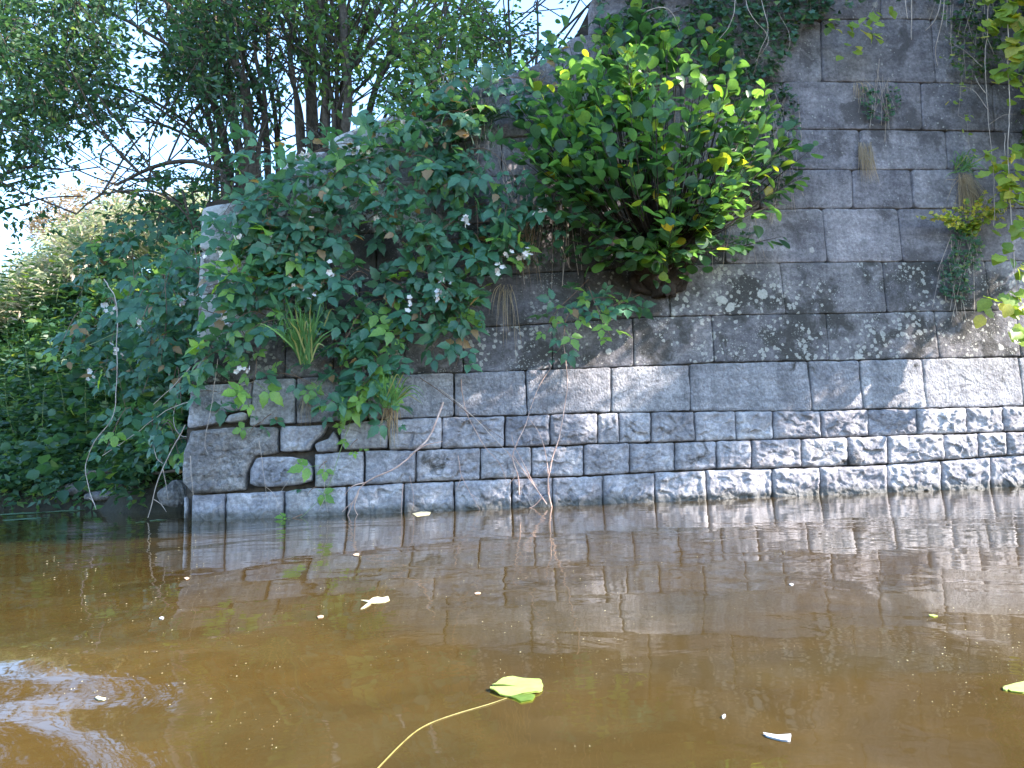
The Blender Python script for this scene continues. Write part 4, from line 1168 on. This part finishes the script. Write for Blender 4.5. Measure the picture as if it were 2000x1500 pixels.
def tree(label, stems, Y, crown, n_sprig, leaf=.075, mat='tree', twigs=0, gap=.0, spread=1.0, seed=0, nl=14, Lt=.42, r0=.06, name='tree', group='trees behind the wall'):
    base = py_(stems[0][0][0], stems[0][0][1], Y)
    root = empty(name, base, label, 'tree', group)
    allp = []
    for st in stems:
        px = st[:-1]; r = st[-1]
        P = limb_path(px, Y + rng.uniform(-.35, .35), r_down=px[0][1] >= 270)
        rad = taper(len(P), r, r * .5) * (1 + .07 * vnoise(P, 7, seed))
        v, f = tube(P, rad * .72, 9); obj('trunk', v, f, M_bark, root); allp.append(P)
        if r > .04:
            for q in range(2):
                Q = P + np.linspace(.03, rng.uniform(.25, .5), len(P))[:, None] * np.array([rng.choice([-1, 1]) * 1.0, .3, 0]) + .04 * np.stack([vnoise(P, 1.8, q + seed), vnoise(P, 1.8, q + 5), vnoise(P, 1.8, q + 9)], -1)
                v, f = tube(Q, taper(len(P), r * .33, r * .16), 6); obj('trunk', v, f, M_bark, root)
    b = Buf()
    A = np.concatenate(allp)
    for k in range(twigs):
        p = A[rng.integers(0, len(A))]; L = rng.uniform(.5, 1.6)
        d = norm(np.array([rng.normal(0, .55), rng.normal(0, .4), rng.uniform(.3, 1.2)]))
        b.add(*tube(smooth_path([p, p + d * L * .5 + rng.normal(0, .06, 3), p + d * L + rng.normal(0, .12, 3)], per=.2), taper(7, .014, .004)[0:1].repeat(1) if False else rng.uniform(.004, .011), 4))
    q = rnd_poly(crown, n_sprig)
    # open sky gaps come from a coarse noise over the crown
    g = fbm(np.concatenate([q / 95.0, np.full((len(q), 1), seed * 3.1)], 1), 1.0, 3, seed + 40)
    q = q[g > gap]
    yy = Y + rng.normal(0, .7 * spread, len(q))
    pts = py_(q[:, 0], q[:, 1], yy)
    P, d, nn, s, ab = sprigs(pts, nl, Lt, leaf)
    v, f = twig_tubes(ab, .0045); b.add(v, f)
    v = np.concatenate(b.v); obj('twig', v, b.f, M_bark, root, kind='stuff')
    v, fs = scatter(T_small, P, d, nn, s); obj('crown', v, fs, ML[mat], root, kind='stuff')
    return root

tree('dark leaning tree behind the wall end, thin stems fanning out to the left',
     [[(450, 330), (425, 230), (395, 140), (335, 20), (280, -120), .07], [(425, 330), (402, 200), (396, 100), (350, 10), .045], [(470, 320), (440, 210), (380, 120), (250, 40), (120, 0), .04], [(440, 330), (380, 260), (280, 190), (150, 150), (20, 120), .03], [(455, 330), (410, 290), (330, 250), (240, 240), .02]],
     7.6, [(-60, -140), (440, -140), (470, 40), (430, 170), (340, 195), (230, 215), (150, 255), (60, 290), (-60, 280)], 1500, .08, twigs=60, gap=-.42, seed=1)
tree('multi stemmed tree just left of the forked trunk, with a ragged dark crown',
     [[(492, 320), (482, 200), (462, 120), (452, 50), (470, -100), .085], [(525, 300), (505, 180), (472, 90), (440, -60), .055], [(545, 300), (530, 180), (520, 60), (530, -60), .04], [(470, 320), (455, 220), (430, 160), (425, 60), (400, -60), .04]],
     7.3, [(380, -140), (640, -140), (620, 60), (560, 130), (520, 200), (420, 230), (340, 160)], 520, .075, twigs=80, gap=-.35, seed=2)
tree('tree with a thick forked dark trunk standing behind the white capping stones',
     [[(612, 300), (606, 200), (603, 140), (612, 70), (600, -10), (590, -120), .10], [(636, 300), (640, 180), (632, 90), (625, 40), (640, -80), .07], [(606, 170), (585, 90), (560, 40), (520, -40), .045], [(585, 300), (578, 200), (570, 120), (575, 0), (565, -80), .04]],
     7.0, [(520, -140), (740, -140), (720, 60), (640, 130), (560, 130)], 300, .08, 'tree2', twigs=70, gap=-.3, seed=3)
tree('slender tree with a branch reaching right, beside the sky gap above the wall',
     [[(668, 290), (678, 190), (680, 130), (668, 50), (665, -80), .075], [(680, 135), (712, 55), (745, 10), (770, -80), .055], [(700, 270), (735, 175), (762, 90), (775, 20), (800, -60), .055], [(745, 150), (790, 60), (840, 10), .03], [(652, 290), (660, 160), (655, 60), (640, -40), .035]],
     6.9, [(640, -140), (960, -140), (950, 60), (860, 120), (780, 180), (700, 190), (680, 60)], 250, .08, 'tree2', twigs=80, gap=-.12, seed=4)
tree('low hanging leafy tree at the far left edge with drooping dark sprays against the sky',
     [[(-120, 520), (-60, 380), (0, 260), (80, 180), .06], [(-60, 380), (30, 330), (120, 330), .035], [(-100, 450), (-20, 420), (60, 400), .03]],
     8.2, [(-80, 180), (60, 260), (110, 330), (120, 390), (60, 440), (10, 430), (-40, 380), (-80, 420)], 80, .085, twigs=30, gap=-.2, seed=5)
tree('dark drooping branches between the bank and the left end of the wall',
     [[(440, 340), (380, 320), (300, 330), (230, 360), .04], [(400, 470), (385, 420), (380, 350), .03], [(390, 420), (300, 375), (200, 380), (150, 420), .02]],
     7.0, [(170, 370), (300, 335), (400, 290), (470, 330), (390, 400), (350, 440), (250, 430), (180, 420)], 120, .075, twigs=46, gap=-.2, seed=6)
tree('light green leafy shrub on the embankment behind the sloping wall top',
     [[(860, 220), (850, 120), (870, 20), (880, -80), .03], [(900, 210), (930, 110), (950, 20), .025], [(820, 230), (800, 140), (790, 60), .025]],
     6.6, [(740, 60), (860, 20), (960, 10), (1010, 60), (1000, 130), (900, 170), (800, 210), (720, 220)], 230, .075, 'tree2', twigs=30, gap=-.25, seed=7)
tree('dark shrub with a thin upright stem left of the small patch of open sky',
     [[(1045, 160), (1046, 80), (1045, -20), .02], [(1000, 150), (985, 60), (980, -20), .015]],
     6.4, [(960, 10), (1050, -30), (1060, 60), (1100, 100), (1060, 130), (960, 130)], 90, .06, twigs=16, gap=-.2, seed=8)
tree('dark twiggy shrub hanging over the wall top right of the open sky patch',
     [[(1250, -20), (1200, 10), (1150, 15), .015], [(1280, -40), (1230, -60), (1160, -60), .02]],
     6.0, [(1130, -80), (1300, -120), (1300, 40), (1210, 50), (1150, 20)], 70, .055, twigs=20, gap=-.3, seed=9)

# ================================================================== left bank
def bank_hit(px, py):
    """first point of the bank along the ray of each picture point"""
    px = np.asarray(px, float); py = np.asarray(py, float)
    d = ray(px, py); out = np.full((len(px), 3), np.nan); done = np.zeros(len(px), bool)
    for t in np.arange(4.0, 22, .08):
        P = CAM + d * t
        u = (P - WO) @ BU; w = (P - WO) @ BW
        h = terrain(u, w); m = (~done) & (P[:, 2] < h) & (w > .2)
        out[m] = P[m]; done |= m
    return out, done

def bank_stuff(name, label, poly, n, tpl, mat, size, nl=6, L=.3, lift=.1, kind='stuff', seed=0, gap=-9, stems=True, updir=.6):
    q = rnd_poly(poly, n)
    g = fbm(np.concatenate([q / 45.0, np.full((len(q), 1), seed)], 1), 1.0, 3, seed + 4); q = q[g > gap]
    P, ok = bank_hit(q[:, 0], q[:, 1]); P = P[ok]
    D = norm(rng.normal(0, .6, (len(P), 3)) + UP * updir - BW * .6)
    P2, d, nn, s, ab = sprigs(P + D * lift, nl, L, size, D, .0)
    v, fs = scatter(tpl, P2, d, nn, s)
    o = obj(name, v, fs, ML[mat], None, kind=kind, origin=v.mean(0)); o['label'] = label
    return o
BANKP = [(-40, 520), (60, 500), (200, 470), (380, 440), (372, 700), (362, 900), (300, 950), (100, 965), (-40, 970)]
bank_stuff('ground_cover', 'mixed dark green undergrowth covering the shaded river bank', BANKP, 5200, T_small, 'herb', .10, 7, .30, .05, seed=2, gap=-.6)
bank_stuff('hanging_undergrowth', 'rank broad leaved weeds hanging down the shaded bank', [(-40, 560), (380, 480), (366, 860), (300, 930), (-40, 930)], 1100, T_round, 'herb', .12, 5, .3, .22, seed=5, gap=-.1)
bank_stuff('moss', 'low bright moss and weeds along the foot of the bank', [(-40, 900), (200, 860), (350, 850), (355, 950), (150, 970), (-40, 975)], 1500, T_small, 'tree2', .05, 5, .1, .02, seed=7, gap=-.1)
# sunlit vegetation on top of the bank and beyond it
def crest(name, label, px, n, Yr, hr, mat, tpl, size, L, nl=9, kind='stuff', dy=0):
    x = rng.uniform(px[0], px[1], n); Yv = rng.uniform(*Yr, n)
    yb = np.interp(x, [p[0] for p in hr], [p[1] for p in hr]); yl = np.interp(x, [p[0] for p in hr], [p[2] for p in hr])
    y = yb + (yl - yb) * rng.random(n) ** .8
    P = py_(x, y, Yv)
    D = norm(rng.normal(0, .4, (n, 3)) + UP * .9)
    P2, d, nn, s, ab = sprigs(P, nl, L, size, D, 0)
    v, fs = scatter(tpl, P2, d, nn, s); b = Buf()
    for f in fs: pass
    o = obj(name, v, fs, ML[mat], None, kind=kind); o['label'] = label
crest('meadow_growth', 'sunlit pale green and straw coloured growth on top of the bank', (-60, 400), 1900, (10.2, 13.5), [(-60, 600, 660), (0, 570, 650), (80, 495, 600), (130, 448, 560), (220, 415, 540), (320, 400, 520), (400, 390, 500)], 'sunny', T_lance, .16, .4)
crest('tall_grass', 'dry seeding grass heads catching the sun beyond the bank', (60, 330), 260, (11.5, 13.5), [(60, 440, 480), (120, 370, 460), (240, 370, 450), (330, 400, 470)], 'drygrass', T_lance, .13, .4)
bramble_bank = None
def bank_bramble(label, poly, n, Yo, size=.17, flowers=(), young=.06, canes=()):
    c = np.mean(poly, 0)
    root = empty('bramble', py_(c[0], c[1], Yo), label, 'bramble', 'brambles on the left bank')
    tb = Buf(); PS, DS, NS, SS = [], [], [], []
    q = rnd_poly(poly, n)
    for x, y in q:
        L = rng.uniform(60, 150); a = rng.uniform(-1, 1) * 1.1; Yb = Yo + rng.uniform(-.35, .35)
        P = smooth_path(py_([x, x + math.sin(a) * L * .4, x + math.sin(a) * L * .8], [y, y - 18, y + L * .5], [Yb + .2, Yb, Yb - .1]), per=.05)
        tb.add(*tube(P, taper(len(P), .005, .002), 4)); r = cane_leaves(P, .075, .1, size)
        PS.append(r[0]); DS.append(r[1]); NS.append(r[2]); SS.append(r[3])
    v, f = tb.arr(); obj('cane', v, f, M_cane, root, kind='stuff')
    put_leaves(root, 'leaf', T_bram, ML['bramble'], *map(np.concatenate, (PS, DS, NS, SS)), 260, mat2=ML['brambley'], f2=young)
    if flowers: petals(root, np.concatenate([py_(fx, fy, Yo - .4) + rng.normal(0, .03, (k, 3)) for fx, fy, k in flowers]), .022, ML['petal'])
bank_bramble('bramble hanging over the bank close to the wall edge, white flowers among its leaves', [(290, 520), (375, 480), (380, 640), (360, 760), (300, 720), (270, 620)], 26, 5.7, .17, [(372, 582, 6), (355, 590, 4), (270, 630, 5)])
bank_bramble('bramble shoots in the middle of the bank below the hanging grey stem', [(200, 580), (290, 560), (310, 680), (250, 760), (180, 740), (170, 650)], 20, 6.3, .17, [(215, 600, 7), (235, 683, 6), (180, 730, 5)])
bank_bramble('bramble on the upper bank under the dark branches', [(200, 450), (300, 420), (385, 400), (380, 490), (300, 540), (200, 520)], 28, 6.8, .16)
bank_bramble('low bramble shoots near the water at the foot of the bank', [(290, 770), (340, 760), (350, 840), (320, 890), (275, 880), (280, 800)], 9, 5.8, .15, young=.2)

# upright leafy weeds
herb_root = None
def herb(x, y, Y, H, lab, tint='herb'):
    base = py_(x, y, Y)
    root = empty('tall_weed', base, lab, 'weed', 'tall leafy weeds on the left bank')
    top = base + UP * H + np.array([rng.uniform(-.12, .12), -.1, 0]); P = smooth_path([base, (base + top) / 2 + rng.normal(0, .02, 3), top], per=.05)
    v, f = tube(P, taper(len(P), .005, .002), 5); obj('stem', v, f, M_green_stem, root)
    n = int(H / .028); t = np.linspace(.1, 1, n); B = base + (top - base) * t[:, None]
    a = np.arange(n) * 2.4; d = norm(np.stack([np.cos(a), np.sin(a), np.full(n, -.15) + .5 * t], -1)); nn = norm(np.stack([-np.cos(a) * .4, -np.sin(a) * .4, np.ones(n)], -1))
    put_leaves(root, 'leaf', T_lance, ML[tint], B, d, nn, .17 * (1 - .45 * t) * rng.uniform(.8, 1.1, n), 40)
hs = [(22, 700, 8.6), (60, 760, 8.2), (100, 690, 8.4), (140, 720, 7.9), (30, 860, 8.3), (85, 880, 8.1), (130, 820, 7.8), (170, 850, 7.5), (10, 600, 9.2), (60, 620, 9.0), (110, 590, 9.0), (160, 620, 8.4), (205, 860, 7.3), (185, 780, 7.4), (0, 780, 8.6), (45, 940, 8.4)]
HL = ['at mid bank, by the left edge', 'halfway down the bank behind the arrowhead plant', 'at mid bank above the dark hollow', 'at mid bank between the hollow and the brambles', 'low on the bank above the arrowhead plant', 'low on the bank above the lily pads',
      'low on the bank above the dark low rock', 'low on the bank left of the hanging stem', 'near the bank top by the left edge', 'near the bank top, second from the left edge', 'near the bank top above the dark hollow', 'near the bank top left of the brambles',
      'low on the bank beside the foot of the hanging stem', 'at mid bank below the bramble shoots', 'on the bank cut by the left edge', 'at the waterline behind the arrowhead plant']
for i, (x, y, Y) in enumerate(hs):
    herb(x, y, Y, rng.uniform(.55, .85), ('fresh green' if i % 3 == 0 else 'dark green') + ' narrow leaved weed ' + HL[i], 'herb' if i % 3 else 'tree2')

# stones, roots and a log at the waterline under the bank
def boulder(x, y, Y, s, lab):
    c = py_(x, y, Y); n1, n2 = 18, 12
    th = np.linspace(0, 2 * np.pi, n1, endpoint=False); ph = np.linspace(0.05, np.pi - .05, n2)
    T, Pp = np.meshgrid(th, ph); v = np.stack([np.cos(T) * np.sin(Pp) * s[0], np.sin(T) * np.sin(Pp) * s[1], np.cos(Pp) * s[2]], -1).reshape(-1, 3)
    v = v * (1 + .22 * fbm(v, 6 / max(s) * .3, 3, int(x)))[:, None] + c
    i = np.arange(n2 - 1)[:, None] * n1; j = np.arange(n1)[None]; j2 = (j + 1) % n1
    F = np.stack([i + j, i + n1 + j, i + n1 + j2, i + j2], -1).reshape(-1, 4)
    tag(obj('rock', v, F, MS['cong'], smooth=False), lab, 'rock', 'rocks at the foot of the bank')
boulder(265, 925, 6.8, (.14, .10, .05), 'pale flat rock poking out of the bank above the water')
boulder(150, 955, 7.5, (.2, .12, .06), 'dark low rock at the water left of the flat pale one')
boulder(345, 965, 5.9, (.12, .12, .10), 'dark rock in the water in the shadow beside the corner of the wall')
boulder(215, 968, 7.0, (.22, .12, .05), 'wide dark rock at the waterline in the middle of the bank')
def bstem(label, pts, r, mat, name='dead_twig', group='dead stems in front of the left bank', sub=()):
    P = smooth_path(py_([p[0] for p in pts], [p[1] for p in pts], [p[2] for p in pts]), per=.03)
    P = P + .006 * np.stack([vnoise(P, 9, 1), vnoise(P, 9, 2), vnoise(P, 9, 3)], -1)
    v, f = tube(P, taper(len(P), r, r * .6), 6)
    if not sub: return tag(obj(name, v, f, mat), label, 'stem', group)
    root = empty(name, P[-1], label, 'stem', group); obj('stem', v, f, mat, root)
    for s in sub:
        Q = smooth_path(py_([p[0] for p in s], [p[1] for p in s], [p[2] for p in s]), per=.03); v, f = tube(Q, taper(len(Q), r * .7, r * .3), 5); obj('offshoot', v, f, mat, root)
bstem('long pale hanging stem that drops from the bank brambles into the water', [(203, 545, 6.1), (226, 590, 5.7), (228, 680, 5.5), (226, 760, 5.4), (222, 810, 5.35), (185, 865, 5.3), (168, 905, 5.3), (172, 950, 5.2), (188, 996, 5.1)], .0042, M_dry, sub=[[(185, 985, 5.15), (178, 975, 5.15), (170, 972, 5.15)]])
bstem('shorter grey stem standing in the water near the corner of the wall', [(362, 830, 5.0), (330, 890, 5.0), (315, 920, 5.0), (300, 970, 5.0), (290, 1012, 5.0)], .0042, M_dry, sub=[[(318, 915, 5), (324, 945, 5), (328, 975, 5)], [(300, 975, 5), (315, 985, 5), (325, 1000, 5)], [(318, 905, 5), (306, 895, 5), (300, 870, 5)]])
bstem('thin straight stem slanting from the wall corner down to the left', [(372, 715, 5.0), (340, 752, 5.1), (300, 790, 5.2)], .004, M_dry)
bstem('thin green stem slanting across the dark bank', [(350, 590, 5.6), (250, 640, 5.8), (120, 700, 6.1)], .004, M_green_stem)
bstem('slender curved stem arching over the bank towards the wall corner', [(200, 890, 6.2), (260, 850, 5.8), (330, 800, 5.3), (420, 770, 4.85), (500, 745, 4.7)], .0035, M_dry)
bstem('low arching twig over the dark gap at the foot of the bank', [(300, 690, 5.8), (345, 760, 5.5), (338, 820, 5.3), (352, 850, 5.2), (372, 855, 5.1)], .0035, M_dry)
bstem('dead log lying along the foot of the bank above the waterline', [(170, 925, 6.9), (230, 918, 6.7), (310, 912, 6.4), (360, 905, 6.1)], .025, M_bark, name='dead_log')
bstem('second dark log lying just below the first one', [(205, 945, 6.7), (270, 930, 6.4), (350, 918, 6.0)], .02, M_bark, name='dead_log')

# ---- tree that overhangs the wall beyond the right edge: it casts the broken shade on the stones
def shade_tree():
    root = empty('overhanging_tree', loc2w(8.6, 4.2, -.3), 'leafy tree overhanging the wall beyond the long vines', 'tree')
    n = 26000
    u = rng.uniform(6.2, 10.5, n); nn_ = rng.uniform(0, 3.2, n); z = rng.uniform(1.3, 9.5, n)
    su, sn, sz = sdir @ WU, sdir @ WN, sdir @ WV
    k = nn_ / sn; ul = u - su * k; zl = z - sz * k              # where its shadow falls on the wall
    a = ul * .83 + zl * .55; b = -ul * .55 + zl * .83
    g = fbm(np.stack([a / 4.0, b * 1.25, a * 0], -1), 2.4, 3, 77)
    zb = np.interp(ul, [-9, 1.0, 3.2, 4.6, 6, 8, 10], [-4, -.05, .40, .93, 1.75, 3.1, 4.3]) + .36 * g
    keep = (zl > zb)
    # light still reaches the right flank of the alder
    k2 = (nn_ - .55) / sn; u2 = u - su * k2; z2 = z - sz * k2
    e = ((u2 - 3.8) / 1.25) ** 2 + ((z2 - 2.35) / 1.15) ** 2
    e = np.minimum(e, ((u2 - 3.3) / 1.2) ** 2 + ((z2 - 3.45) / .55) ** 2)
    keep &= ~((nn_ > .55) & (e < 1 + .5 * g))
    keep &= fbm(np.stack([u, nn_, z], -1), 1.5, 3, 5) > -.75
    P0 = loc2w(u[keep], z[keep], nn_[keep])
    # unseen limb added over the river to shade the water by the bank
    m = 5000; u = rng.uniform(6.2, 9.5, m); n3 = rng.uniform(2.6, 5.0, m); z = rng.uniform(3.6, 9.5, m)
    Q = loc2w(u, z, n3); kk = Q[:, 2] / sdir[2]; G = Q - sdir * kk[:, None]
    uw = (G - WO) @ BU; nw = -((G - WO) @ BW)
    gg = fbm(np.stack([uw, nw * 2, uw * 0], -1), 1.6, 3, 21)
    kp = (uw < .5 + .3 * gg) & (uw > -6) & (nw < 1.05 + .10 * np.minimum(uw, 0) * -1 + .12 * gg) & (nw > -.6)
    P0 = np.concatenate([P0, Q[kp]])
    P, d, nn, s, ab = sprigs(P0, 8, .3, .10)
    v, fs = scatter(T_small, P, d, nn, s); obj('crown', v, fs, ML['tree2'], root, kind='stuff')
    b = Buf()
    for k in range(20):
        e = P0[rng.integers(0, len(P0))]; b.add(*tube(smooth_path([loc2w(8.8, 4.0, -.4), (loc2w(8.8, 4.6, .3) + e) / 2, e], per=.1), .02, 5))
    v, f_ = b.arr(); obj('limb', v, f_, M_bark, root, kind='stuff')
    P = smooth_path([loc2w(8.8, 3.2, -.5), loc2w(8.9, 4.6, -.4), loc2w(8.6, 6.5, .2), loc2w(8.4, 8.6, .6)], per=.1)
    v, f_ = tube(P, taper(len(P), .12, .04), 10); obj('trunk', v, f_, M_bark, root)
shade_tree()

# ================================================================== things on the water
def pad(x, y, w, lab, mat, name='lily_pad', group='lily pads near the left bank', notch=.5, stemp=None, irr=.06, cat='lily pad', yaw=0.0, ratio=1.0):
    c = gp(x, y, .0022); d = math.hypot(c[0], c[1]); rad = w / 2 / FPX * d
    n = 28; a = np.linspace(notch / 2, 2 * math.pi - notch / 2, n) + yaw
    rr = rad * (1 + irr * np.sin(a * 5 + x) + irr * .6 * np.sin(a * 11 + y))
    ring = np.stack([np.cos(a) * rr, np.sin(a) * rr * ratio, .001 + .0012 * np.sin(a * 4)], -1); mid = ring * .55; mid[:, 2] = .001
    V = np.concatenate([ring, mid, [[0, 0, 0]]]) + c; V2 = V - np.array([0, 0, .0015])
    i = np.arange(n - 1); F = np.stack([i, i + 1, i + 1 + n, i + n], -1); F3 = np.stack([i + n, i + n + 1, np.full(n - 1, 2 * n)], -1)
    m = len(V)
    if not stemp: return tag(obj(name, np.concatenate([V, V2]), [F, F3, F[:, ::-1] + m, F3[:, ::-1] + m], mat), lab, cat, group)
    root = empty(name, c, lab, cat, group); obj('blade', np.concatenate([V, V2]), [F, F3, F[:, ::-1] + m, F3[:, ::-1] + m], mat, root)
    return root
for i, (x, y, w, t) in enumerate([(40, 1003, 72, 'large lily pad furthest left, upper one of a close pair'), (48, 1014, 60, 'large lily pad furthest left, lower one of a close pair'), (104, 990, 70, 'wide lily pad right of the close pair'), (128, 998, 60, 'lily pad overlapping the wide one'), (20, 984, 40, 'small lily pad near the emergent arrow leaved plant'),
                               (160, 985, 50, 'lily pad furthest from the viewer under the bank'), (274, 996, 24, 'small lily pad between the two stems standing in the water'), (308, 1016, 26, 'small lily pad right of the grey stem in the water'), (276, 1020, 18, 'tiny lily pad left of the grey stem in the water'), (225, 990, 36, 'lily pad beside the foot of the long hanging stem'), (345, 990, 18, 'tiny lily pad in the shadow of the corner stone')]):
    pad(x, y, w, t, ML['pad'])
M_stalk = plain_mat('yellow_green_stalk', (.12, .10, .03), (.19, .16, .05), 60, .5, .001)
pl = pad(1010, 1340, 100, 'bright yellow green floating leaf with a long bent stalk', ML['floatl'], 'floating_leaf', None, .35, True, .045, 'leaf', yaw=3.0, ratio=1.15)
def loose(name, pts, mat, root, z=.012):
    P = [gp(x, y, .0018) for x, y in pts]; c = np.mean(P, 0)
    if max(p[0] for p in pts) - min(p[0] for p in pts) < 32: P = [c + (q - c) * .72 for q in P]
    V = np.array(P + [c + np.array([0, 0, .0012])]); n = len(P); i = np.arange(n)
    V = np.concatenate([V, V - np.array([0, 0, .0015])])
    F = np.stack([i, (i + 1) % n, np.full(n, n)], -1)
    return V, [F, F[:, ::-1] + n + 1]
v, f = loose('lobe', [(988, 1348), (1000, 1352), (1035, 1353), (1046, 1357), (1040, 1366), (1018, 1370), (1008, 1364), (996, 1360)], None, None)
obj('lobe', v, f, ML['vine'], pl)
P = smooth_path([gp(990, 1362, .0015), gp(955, 1374, .0015), gp(900, 1390, .0012), (gp(850, 1407, .0015)), gp(815, 1425, .001), gp(780, 1455, .0015), gp(725, 1512, .001)], per=.01)
v, f = tube(P + np.array([0, 0, -.0008]), taper(len(P), .0006, .0009), 6); obj('stalk', v, f, M_stalk, pl)
def floater(lab, pts, mat, name='floating_leaf', cat='leaf', group=None):
    v, f = loose(name, pts, mat, None); tag(obj(name, v, f, mat), lab, cat, group)
M_cream = plain_mat('cream_dead_leaf', (.36, .33, .20), (.48, .44, .28), 60, .7, .001)
M_white = plain_mat('white_feather', (.45, .46, .48), (.6, .61, .62), 60, .7, .001)
M_pink = plain_mat('pinkish_dead_leaf', (.36, .24, .16), (.48, .34, .24), 60, .7, .001)
floater('cream coloured lobed leaf with a short stalk floating left of the middle', [(704, 1171), (720, 1173), (728, 1167), (738, 1165), (746, 1167), (758, 1164), (761, 1172), (752, 1176), (738, 1178), (724, 1178), (712, 1187), (704, 1189), (716, 1179), (720, 1176)], M_cream)
floater('white feather floating at the lower right', [(1490, 1430), (1506, 1433), (1514, 1437), (1530, 1435), (1545, 1433), (1543, 1446), (1528, 1445), (1512, 1441), (1498, 1437)], M_white, 'feather', 'feather')
floater('tiny pale scrap floating right of the big floating leaf', [(1408, 1398), (1416, 1393), (1419, 1396), (1412, 1403)], M_white, 'floating_petal', 'petal')
floater('white petal at the edge of the sky reflection, lower left', [(182, 1361), (190, 1357), (198, 1361), (212, 1363), (205, 1368), (190, 1367)], M_cream, 'floating_petal', 'petal')
floater('small pink petal left of the reflection of the corner stones', [(357, 1128), (366, 1126), (372, 1129), (364, 1133)], M_pink, 'floating_petal', 'petal')
floater('small orange leaf scrap below the cream leaf', [(617, 1203), (627, 1200), (635, 1202), (632, 1206), (620, 1208)], M_pink, 'floating_petal', 'petal')
floater('small pale leaf floating under the arching reddish stem', [(686, 1083), (696, 1079), (704, 1080), (702, 1086), (692, 1086)], M_pink, 'floating_leaf', 'leaf')
floater('small pale scrap near the middle of the water', [(924, 1158), (934, 1155), (942, 1157), (938, 1160), (928, 1161)], M_pink, 'floating_petal', 'petal')
floater('white petal with a thin stalk floating left of the wall reflection', [(309, 1206), (316, 1203), (322, 1205), (320, 1209), (312, 1209)], M_white, 'floating_petal', 'petal')
floater('yellowish leaf floating against the foot of the sunlit stones', [(805, 1003), (825, 998), (842, 1000), (838, 1006), (815, 1009)], M_cream)
floater('white petal floating at the right side of the water', [(1539, 1140), (1546, 1138), (1552, 1141), (1546, 1144)], M_white, 'floating_petal', 'petal')
floater('narrow green leaf floating near the right side', [(1810, 1199), (1824, 1200), (1836, 1202), (1826, 1205), (1816, 1203)], ML['floatl'])
floater('green floating leaf cut by the right edge', [(1960, 1340), (1982, 1334), (2010, 1328), (2030, 1340), (2000, 1352), (1975, 1349)], ML['floatl'])
floater('small green leaf floating beside the one at the right edge', [(1956, 1341), (1964, 1339), (1974, 1344), (1968, 1349), (1958, 1346)], ML['floatl'])
tag_ = bramble('bramble_seedling', 'yellow green leaf tip touching the water below the lowest course', canes=[[(590, 1005, .14), (572, 1012, .2), (560, 1018, .22)]], size=.08, group='bramble shoots on the lower courses', young=1.0, cat='seedling')
# specks of pollen and seed fluff
def specks():
    n = 900
    x = rng.uniform(0, 2000, n); y = 1035 + 430 * rng.random(n) ** 1.0
    m = fbm(np.stack([x / 240, y / 160, x * 0], -1), 1, 3, 9) > -.15; x, y = x[m], y[m]
    c = gp(x, y, .002); dist = np.linalg.norm(c - CAM, axis=1); s = dist / FPX * rng.uniform(.5, 1.5, len(x)) * rng.choice([.6, 1, 1.5], len(x), p=[.55, .35, .1])
    a = rng.uniform(0, 6.28, len(x)); V = []
    for k in range(4):
        V.append(c + np.stack([np.cos(a + k * 1.57) * s * (1 if k % 2 else .5), np.sin(a + k * 1.57) * s * (1 if k % 2 else .5) * 1.6, np.zeros(len(x))], -1))
    top = c + np.array([0, 0, .0008])
    V = np.stack(V + [top], 1).reshape(-1, 3); i = np.arange(len(x))[:, None] * 5
    F = np.concatenate([i + [0, 1, 4], i + [1, 2, 4], i + [2, 3, 4], i + [3, 0, 4]])
    o = obj('pollen', V, F, M_cream, None, kind='stuff'); o['label'] = 'pollen specks and seed fluff drifting on the brown water'
specks()
# emergent arrow leaved plant
root = empty('arrowhead_plant', gp(50, 990), 'arrow leaved water plant standing in the shallows at the far left', 'water plant')
c0 = gp(54, 990)
for (x, y, s, dx) in [(47, 928, .30, -.1), (50, 955, .22, .3), (34, 958, .26, -1.0)]:
    e = py_(x, y + (14 if s > .25 else 6), c0[1]); P = smooth_path([c0, (c0 + e) / 2 + np.array([.02, 0, 0]), e], per=.03)
    v, f = tube(P, .006, 5); obj('stem', v, f, M_green_stem, root)
    put_leaves(root, 'leaf', T_round, ML['herb'], e[None], np.array([[dx, -.2, .8]]), np.array([[0.1, -1, .3]]), s, 4)
